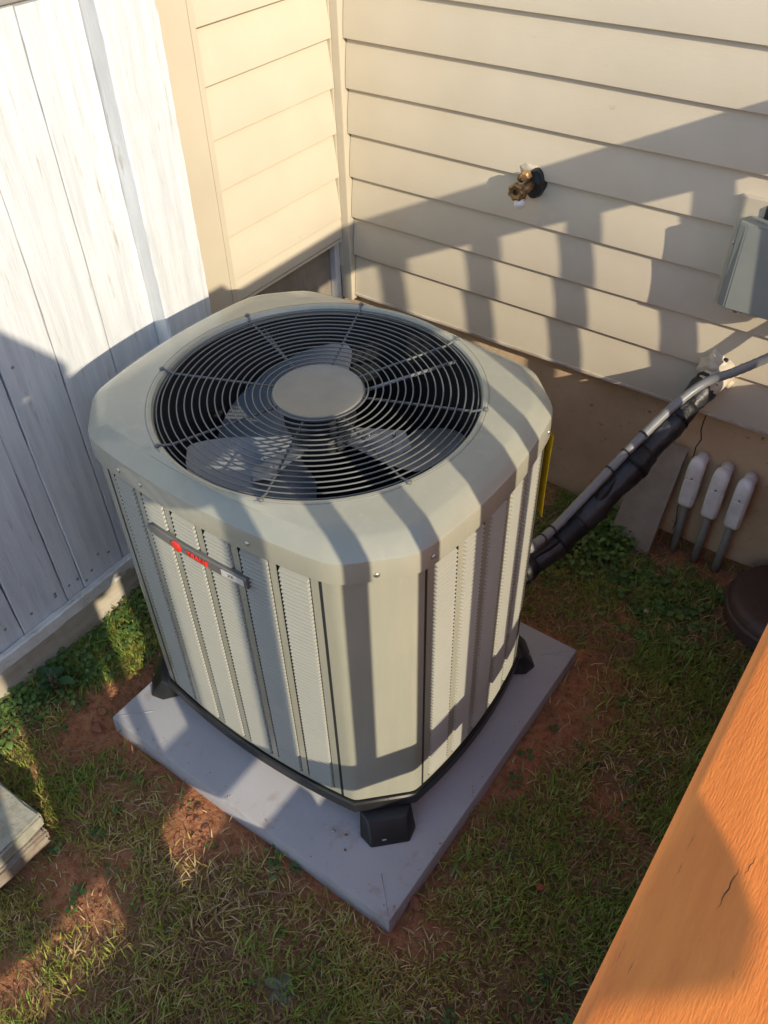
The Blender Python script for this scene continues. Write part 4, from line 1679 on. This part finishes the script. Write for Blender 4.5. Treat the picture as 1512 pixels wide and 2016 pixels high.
plant('dandelion', 'dark broad-leaved weed clump standing close to the fence kickboard', 0.115, -1.49, 18, 0.042, 0.075, [(0.030, 0.075, 0.030), (0.040, 0.09, 0.034)])
plant('dandelion', 'flat grey-green rosette weed in the grass in front of the pad corner', 1.085, -1.70, 15, 0.048, 0.0, [(0.105, 0.125, 0.075), (0.09, 0.115, 0.06)], True, 0.42)
plant('dandelion', 'small pale rosette weed near the lower picture edge', 1.20, -1.84, 12, 0.038, 0.0, [(0.10, 0.125, 0.07), (0.085, 0.115, 0.055)], True, 0.45)

# ------------------------------------------------------------------ small litter
def litter(name, label, cat, pts, rad_, m_, group=None):
    z = [float(ground_z(p[0], p[1])) for p in pts]
    P_ = [Vector((p[0], p[1], z_ + p[2])) for p, z_ in zip(pts, z)]
    Q = catmull(P_, 6)
    mm = MB()
    mm.tube(Q, [rad_ * (1 - 0.5 * i / len(Q)) for i in range(len(Q))], 6)
    o = mm.build(name, m_, None, tuple(P_[0]))
    return tag(o, label, cat, group)


litter('twig', 'long thin dry twig lying in front of the pad', 'twig', [(0.895, -1.60, 0.012), (0.93, -1.57, 0.022), (0.975, -1.545, 0.02), (1.00, -1.50, 0.026)], 0.0028, TWIG)
litter('twig', 'curved dry stem beside the left corner of the pad', 'twig', [(0.262, -1.60, 0.02), (0.30, -1.58, 0.03), (0.332, -1.525, 0.034), (0.337, -1.47, 0.03)], 0.0022, TWIG)
litter('twig', 'long pale straw lying in the grass at the lower left', 'twig', [(0.82, -2.02, 0.03), (0.90, -1.98, 0.042), (0.98, -1.965, 0.035), (1.05, -1.99, 0.03)], 0.0018, TWIG)
litter('twig', 'short reddish twig at the front pad corner', 'twig', [(1.02, -1.515, 0.02), (1.05, -1.53, 0.03), (1.09, -1.525, 0.018)], 0.0022, TWIG)


def clod(name, label, x, y, r, m_, cat, z=None, group=None, amp=0.28):
    bm = bmesh.new()
    r = r * (0.62 if cat == 'clod' else 1.0)
    bmesh.ops.create_icosphere(bm, subdivisions=3, radius=r)
    s = random.uniform(0, 9)
    for v in bm.verts:
        n_ = 1 + amp * math.sin(v.co.x / r * 2.3 + s) * math.sin(v.co.y / r * 2.9 + s * 2) + amp * 0.5 * math.sin(v.co.z / r * 5 + s + v.co.x / r * 4)
        if cat == 'clod':
            n_ *= random.uniform(0.88, 1.12)
        v.co = Vector((v.co.x * n_, v.co.y * n_ * 0.85, v.co.z * n_ * 0.5))
    mm = MB()
    mm.bm(bm, None, True)
    zz = float(ground_z(x, y)) + r * 0.10 if z is None else z
    o = mm.build(name, m_, None, (0, 0, 0), loc=(x, y, zz))
    return tag(o, label, cat, group)


for (x, y, r) in ((1.215, -1.40, 0.026), (1.235, -1.36, 0.018), (0.96, -1.545, 0.020), (0.92, -1.525, 0.016), (1.235, -1.20, 0.014), (0.245, -1.46, 0.022), (0.27, -1.50, 0.026),
                  (0.36, -1.53, 0.020), (0.40, -1.515, 0.014), (1.13, -1.53, 0.024), (1.17, -1.515, 0.016), (0.65, -1.51, 0.020), (0.70, -1.535, 0.015), (0.60, -1.90, 0.018), (0.235, -1.28, 0.02), (1.27, -1.30, 0.012), (1.045, -1.55, 0.013)):
    clod('clay_clod', 'lump of red clay soil beside the pad', x, y, r, CLOD, 'clod', None, 'clay lumps round the pad')
def crumbs(name, label, n, sampler, rmin, rmax, m_, zf):
    vs, fs = [], []
    oct_f = [(0, 2, 4), (2, 1, 4), (1, 3, 4), (3, 0, 4), (2, 0, 5), (1, 2, 5), (3, 1, 5), (0, 3, 5)]
    for _ in range(n):
        q = sampler()
        if q is None:
            continue
        x, y = q
        r = rmin + (rmax - rmin) * random.random() ** 3
        z = zf(x, y) + r * 0.25
        k = len(vs)
        for d in ((1, 0, 0), (-1, 0, 0), (0, 1, 0), (0, -1, 0), (0, 0, 1), (0, 0, -1)):
            j = random.uniform(0.6, 1.3)
            vs.append((x + (d[0] * j + random.uniform(-0.3, 0.3)) * r, y + (d[1] * j + random.uniform(-0.3, 0.3)) * r, z + (d[2] * j * 0.7 + random.uniform(-0.2, 0.2)) * r))
        fs += [tuple(i + k for i in f) for f in oct_f]
    m = MB()
    m.add(vs, fs, False)
    o = fix_normals(m.build(name, m_))
    return tag(o, label, 'soil', None, 'stuff')


def s_bare():
    x, y = random.uniform(0.06, 1.6), random.uniform(-2.3, -0.05)
    if bool(in_keepout(np.array(x), np.array(y))) or random.random() > float(bare(x, y)) ** 1.5:
        return None
    return x, y


def s_padtop():
    t = random.uniform(0, 1)
    if t < 0.5:
        return 0.33 + random.uniform(0, 0.85), -1.468 + abs(random.gauss(0, 0.018))
    return 1.196 - abs(random.gauss(0, 0.014)), random.uniform(-1.46, -0.62)


crumbs('soil_crumbs', 'loose crumbs of red clay soil around the pad', 15000, s_bare, 0.0015, 0.0085, CLOD, lambda x, y: float(ground_z(x, y)))
crumbs('pad_dirt', 'fine grains of red soil scattered along the pad edges', 130, s_padtop, 0.0008, 0.0026, CLOD, lambda x, y: 0.045)
clod('pebble', 'tiny white pebble on the front left of the pad', 0.975, -1.385, 0.0052, STONE, 'pebble', 0.0475)
clod('pebble', 'tiny dark speck of dirt on the pad beside the front foot', 1.005, -1.375, 0.0036, CLOD, 'pebble', 0.0465)
clod('pebble', 'small dark stain of soil near the pad front', 1.025, -1.405, 0.0030, CLOD, 'pebble', 0.0462)


def fallen_leaf(label, x, y, size, c_, rz):
    z = float(ground_z(x, y)) + 0.022
    vs, fs, cs = [], [], []
    leaf_geo(vs, fs, cs, (0, 0, 0), (math.cos(rz), math.sin(rz), 0.15), size, 0.3, c_, 0.7)
    o = leaf_mesh('fallen_leaf', vs, fs, cs, None)
    o.location = (x, y, z)
    return tag(o, label, 'leaf')


fallen_leaf('small rust-red fallen leaf in the shaded grass near the railing', 1.42, -1.22, 0.022, (0.30, 0.085, 0.045), 0.7)
fallen_leaf('brown fallen leaf on the grass by the right pad edge', 1.255, -0.80, 0.028, (0.22, 0.10, 0.06), 2.2)
fallen_leaf('pale fallen leaf among the clover weeds', 1.30, -0.33, 0.022, (0.35, 0.33, 0.22), 1.2)

# ------------------------------------------------------------------ off-frame, added to block light: box on the deck, evergreens beyond it
stb = thing('added_shade_box', 'wooden box added on the deck, out of view, to shade the foundation', 'box', (1.95, -0.50, 0.41))  # invented box, keeps sun off the lower foundation and pipes
for i in range(4):
    m = MB()
    m.box((1.752, -0.96, 0.4115 + i * 0.102), (2.15, -0.04, 0.5115 + i * 0.102), 0.004)
    m.build('side_board', DECKB, stb, (1.95, -0.50, 0.41))
m = MB()
m.box((1.735, -0.975, 0.8195), (2.165, -0.03, 0.834), 0.004)
m.build('lid', DECKB, stb, (1.95, -0.50, 0.41))
added_hedge = thing('added_hedge', 'tall dark evergreen screen added beyond the deck to block low sky', 'added_hedge', (8.2, -4.0, 0))  # unseen, added to cut low sky light and deepen the unit's shade
vs, fs, cs = [], [], []
for _ in range(9000):
    y = random.uniform(-16, 7)
    z = random.uniform(0.0, 3.0)
    x = 7.7 + 0.25 * math.sin(y * 2.1) * math.sin(z * 2.7) + random.uniform(-0.1, 0.15) if random.random() < 0.8 else random.uniform(7.7, 8.6)
    z = z if x < 7.95 else 3.0 + random.uniform(-0.1, 0.15)
    a = random.uniform(0, 6.28)
    leaf_geo(vs, fs, cs, (x - 8.2, y + 4.0, z), (-0.6 + 0.5 * math.cos(a), math.sin(a), random.uniform(-0.5, 0.6)), random.uniform(0.14, 0.26), 0.3, (0.035 * random.uniform(0.6, 1.4), 0.06 * random.uniform(0.7, 1.3), 0.02))
leaf_mesh('foliage', vs, fs, cs, added_hedge)
m = MB()
m.box((7.85, -16, -0.1), (8.5, 7, 2.95), 0.1)
m.build('inner_branches', TWIG, added_hedge, (8.2, -4.0, 0))

bag = thing('added_shade_bag', 'dark canvas bag added beside the person on the deck to shade the fence', 'bag', (2.05, -2.117, 1.10))  # invented bag, out of view, blocks sun stripes on the lower fence
BG = (2.05, -2.117, 1.10)
CANVAS = mat('canvas', (0.08, 0.075, 0.06), 0.9, var=(0.06, 0.055, 0.045), scale=60)


def slab_rot(a, b, bev, name, parent):
    bm = bmesh.new()
    bmesh.ops.create_cube(bm, size=1.0)
    for v in bm.verts:
        v.co = Vector(((a[0] + b[0]) / 2 + v.co.x * (b[0] - a[0]), (a[1] + b[1]) / 2 + v.co.y * (b[1] - a[1]), (a[2] + b[2]) / 2 + v.co.z * (b[2] - a[2])))
    bmesh.ops.bevel(bm, geom=list(bm.edges), offset=bev, segments=3, affect='EDGES')
    mm = MB()
    mm.bm(bm, Matrix.Rotation(0.9, 4, 'Z'), True)
    return mm.build(name, CANVAS, parent)


slab_rot((-0.05, -0.085, 0.03), (0.05, 0.085, 0.50), 0.02, 'bag_body', bag)
slab_rot((-0.055, -0.09, 0.30), (0.055, 0.09, 0.515), 0.015, 'flap', bag)
m = MB()
m.tube(catmull([(0.0, 0.05, 0.50), (-0.03, -0.02, 0.66), (-0.05, -0.10, 0.80), (-0.06, -0.14, 0.84)], 6), 0.010, 6)
m.build('strap', CANVAS, bag)

# ------------------------------------------------------------------ the person taking the picture, on the deck
JEANS = mat('denim', (0.045, 0.06, 0.10), 0.85, var=(0.035, 0.048, 0.08), scale=60)
SHIRT = mat('dark_shirt', (0.07, 0.075, 0.085), 0.85, var=(0.055, 0.06, 0.07), scale=30)
SKIN = mat('skin', (0.55, 0.33, 0.24), 0.5)
HAIR = mat('dark_hair', (0.03, 0.02, 0.015), 0.6)
SHOE = mat('shoe', (0.05, 0.045, 0.04), 0.6)


def skin_obj(name, nodes, edges, m_list, parent, origin, root=0, sub=2, matfn=None):
    me_ = bpy.data.meshes.new(name)
    me_.from_pydata([tuple(Vector(n_[0]) - Vector(origin)) for n_ in nodes], edges, [])
    o = bpy.data.objects.new(name, me_)
    col.objects.link(o)
    sk = o.modifiers.new('skin', 'SKIN')
    sk.use_smooth_shade = True
    for i, n_ in enumerate(nodes):
        me_.skin_vertices[0].data[i].radius = (n_[1], n_[2] if len(n_) > 2 else n_[1])
    me_.skin_vertices[0].data[root].use_root = True
    sb = o.modifiers.new('sub', 'SUBSURF')
    sb.levels = sub
    sb.render_levels = sub
    dg = bpy.context.evaluated_depsgraph_get()
    me2 = bpy.data.meshes.new_from_object(o.evaluated_get(dg))
    bpy.data.objects.remove(o)
    me2.materials.clear()
    for q in m_list:
        me2.materials.append(q)
    if matfn:
        for p in me2.polygons:
            p.material_index = matfn(p.center + Vector(origin))
    me2.polygons.foreach_set('use_smooth', [True] * len(me2.polygons))
    o2 = bpy.data.objects.new(name, me2)
    col.objects.link(o2)
    o2.parent = parent
    return o2


PX, PY, PZ = 1.965, -2.257, 0.41
person = thing('person', 'person in dark shirt and jeans standing on the deck, taking the picture', 'person', (PX, PY, PZ))
PO = (PX, PY, PZ)
fd = Vector((-0.594, 0.804, 0))        # facing
rd = Vector((0.804, 0.594, 0))         # their right


def B_(f, r, z):
    return Vector((PX, PY, PZ)) + fd * f + rd * r + Vector((0, 0, z))


elb_r = Vector((2.075, -2.03, 1.805))
hand_r = Vector((1.735, -2.105, 1.915))
hand_l = Vector((1.640, -2.200, 1.905))
nodes = [
    (B_(0, 0, 0.98), 0.195, 0.135),                         # 0 pelvis
    (B_(0, 0, 1.17), 0.205, 0.130), (B_(0.01, 0, 1.36), 0.215, 0.135), (B_(0.0, 0, 1.49), 0.13, 0.09),      # 1-3
    (B_(0.0, 0, 1.58), 0.057, 0.057), (B_(0.02, 0, 1.65), 0.062, 0.070), (B_(0.035, 0, 1.74), 0.076, 0.094), (B_(0.03, 0, 1.81), 0.060, 0.075),   # 4-7 neck, head
    (B_(0.0, 0.19, 1.475), 0.066), (elb_r, 0.042), (hand_r, 0.030),                                         # 8-10 right arm
    (B_(0.0, -0.19, 1.475), 0.066), (B_(0.14, -0.30, 1.34), 0.048), (hand_l, 0.030),                        # 11-13 left arm
    (B_(0, 0.07, 0.90), 0.095), (B_(0.03, 0.01, 0.49), 0.066), (B_(0.0, 0.005, 0.09), 0.046), (B_(0.14, 0.02, 0.035), 0.034),
    (B_(0, -0.10, 0.90), 0.095), (B_(0.05, -0.12, 0.49), 0.066), (B_(0.12, -0.115, 0.09), 0.046), (B_(0.26, -0.13, 0.035), 0.034),
]
edges = [(0, 1), (1, 2), (2, 3), (3, 4), (4, 5), (5, 6), (6, 7), (3, 8), (8, 9), (9, 10), (3, 11), (11, 12), (12, 13), (0, 14), (14, 15), (15, 16), (16, 17), (0, 18), (18, 19), (19, 20), (20, 21)]


def person_mat(p):
    if (p - hand_r).length < 0.07 or (p - hand_l).length < 0.07:
        return 2
    h = p.z - PZ
    if h > 1.56 and (p - B_(0.02, 0, 1.69)).length < 0.25:
        return 2
    if h < 0.085:
        return 3
    if h < 1.02:
        return 1
    return 0


skin_obj('body', nodes, edges, [SHIRT, JEANS, SKIN, SHOE], person, PO, 0, 2, person_mat)
# fingers closed round the phone
for hnd, sgn in ((hand_r, 1), (hand_l, -1)):
    tgt = CAM - fw * 0.03
    to = (Vector((tgt.x, tgt.y, tgt.z)) - hnd)
    to.normalize()
    for j, ln in enumerate((0.070, 0.078, 0.074, 0.060)):
        o_ = Vector((0, 0, 0.030 - 0.020 * j))
        p0 = hnd + o_ * 0.8
        p1 = p0 + to * ln * 0.5 + fw * 0.014
        p2 = p0 + to * ln * 0.95 + fw * 0.004
        m = MB()
        m.tube(catmull([p0, p1, p2], 5), [0.0095] * 6 + [0.0085] * 5, 8)
        m.build('finger', SKIN, person, PO)
    m = MB()
    p0 = hnd - fw * 0.01
    m.tube(catmull([p0, p0 + to * 0.025 - fw * 0.022 + Vector((0, 0, 0.012)), p0 + to * 0.055 - fw * 0.022 + Vector((0, 0, 0.02))], 5), [0.0115] * 6 + [0.0095] * 5, 8)
    m.build('thumb', SKIN, person, PO)
m = MB()
bm = bmesh.new()
bmesh.ops.create_uvsphere(bm, u_segments=24, v_segments=14, radius=1.0)
bmesh.ops.delete(bm, geom=[v for v in bm.verts if v.co.z < -0.35 or (v.co.y > 0.45 and v.co.z < 0.35)], context='VERTS')
for v in bm.verts:
    q = v.co
    n_ = 1 + 0.04 * math.sin(q.x * 17 + q.z * 11)
    v.co = B_(0.025, 0, 1.765) + rd * q.x * 0.086 * n_ + fd * q.y * 0.105 * n_ + Vector((0, 0, q.z * 0.115 * n_))
m.bm(bm, None, True)
m.build('hair', HAIR, person, PO)
m = MB()
bm = bmesh.new()                                           # nose, ears
for (f_, r_, z_, s_) in ((0.135, 0, 1.715, (0.014, 0.012, 0.026)), (0.03, 0.080, 1.72, (0.018, 0.008, 0.03)), (0.03, -0.080, 1.72, (0.018, 0.008, 0.03))):
    bb = bmesh.new()
    bmesh.ops.create_icosphere(bb, subdivisions=2, radius=1.0)
    M_ = Matrix.Translation(B_(f_, r_, z_))
    for v in bb.verts:
        v.co = B_(f_, r_, z_) + fd * v.co.x * s_[0] + rd * v.co.y * s_[1] + Vector((0, 0, v.co.z * s_[2]))
    m.bm(bb, None, True)
bm.free()
m.build('face_features', SKIN, person, PO)
phone = MB()
bm = bmesh.new()
bmesh.ops.create_cube(bm, size=1.0)
for v in bm.verts:
    v.co = Vector((v.co.x * 0.074, v.co.y * 0.150, v.co.z * 0.008))
bmesh.ops.bevel(bm, geom=list(bm.edges), offset=0.003, segments=2, affect='EDGES')
Mc = cam.matrix_world.copy()
phone.bm(bm, Mc @ Matrix.Translation((0.022, -0.055, 0.030)))
ph = phone.build('mobile_phone', DARK, None, tuple(Mc @ Vector((0.022, -0.055, 0.030))))
tag(ph, 'black mobile phone held up by the person on the deck', 'phone')
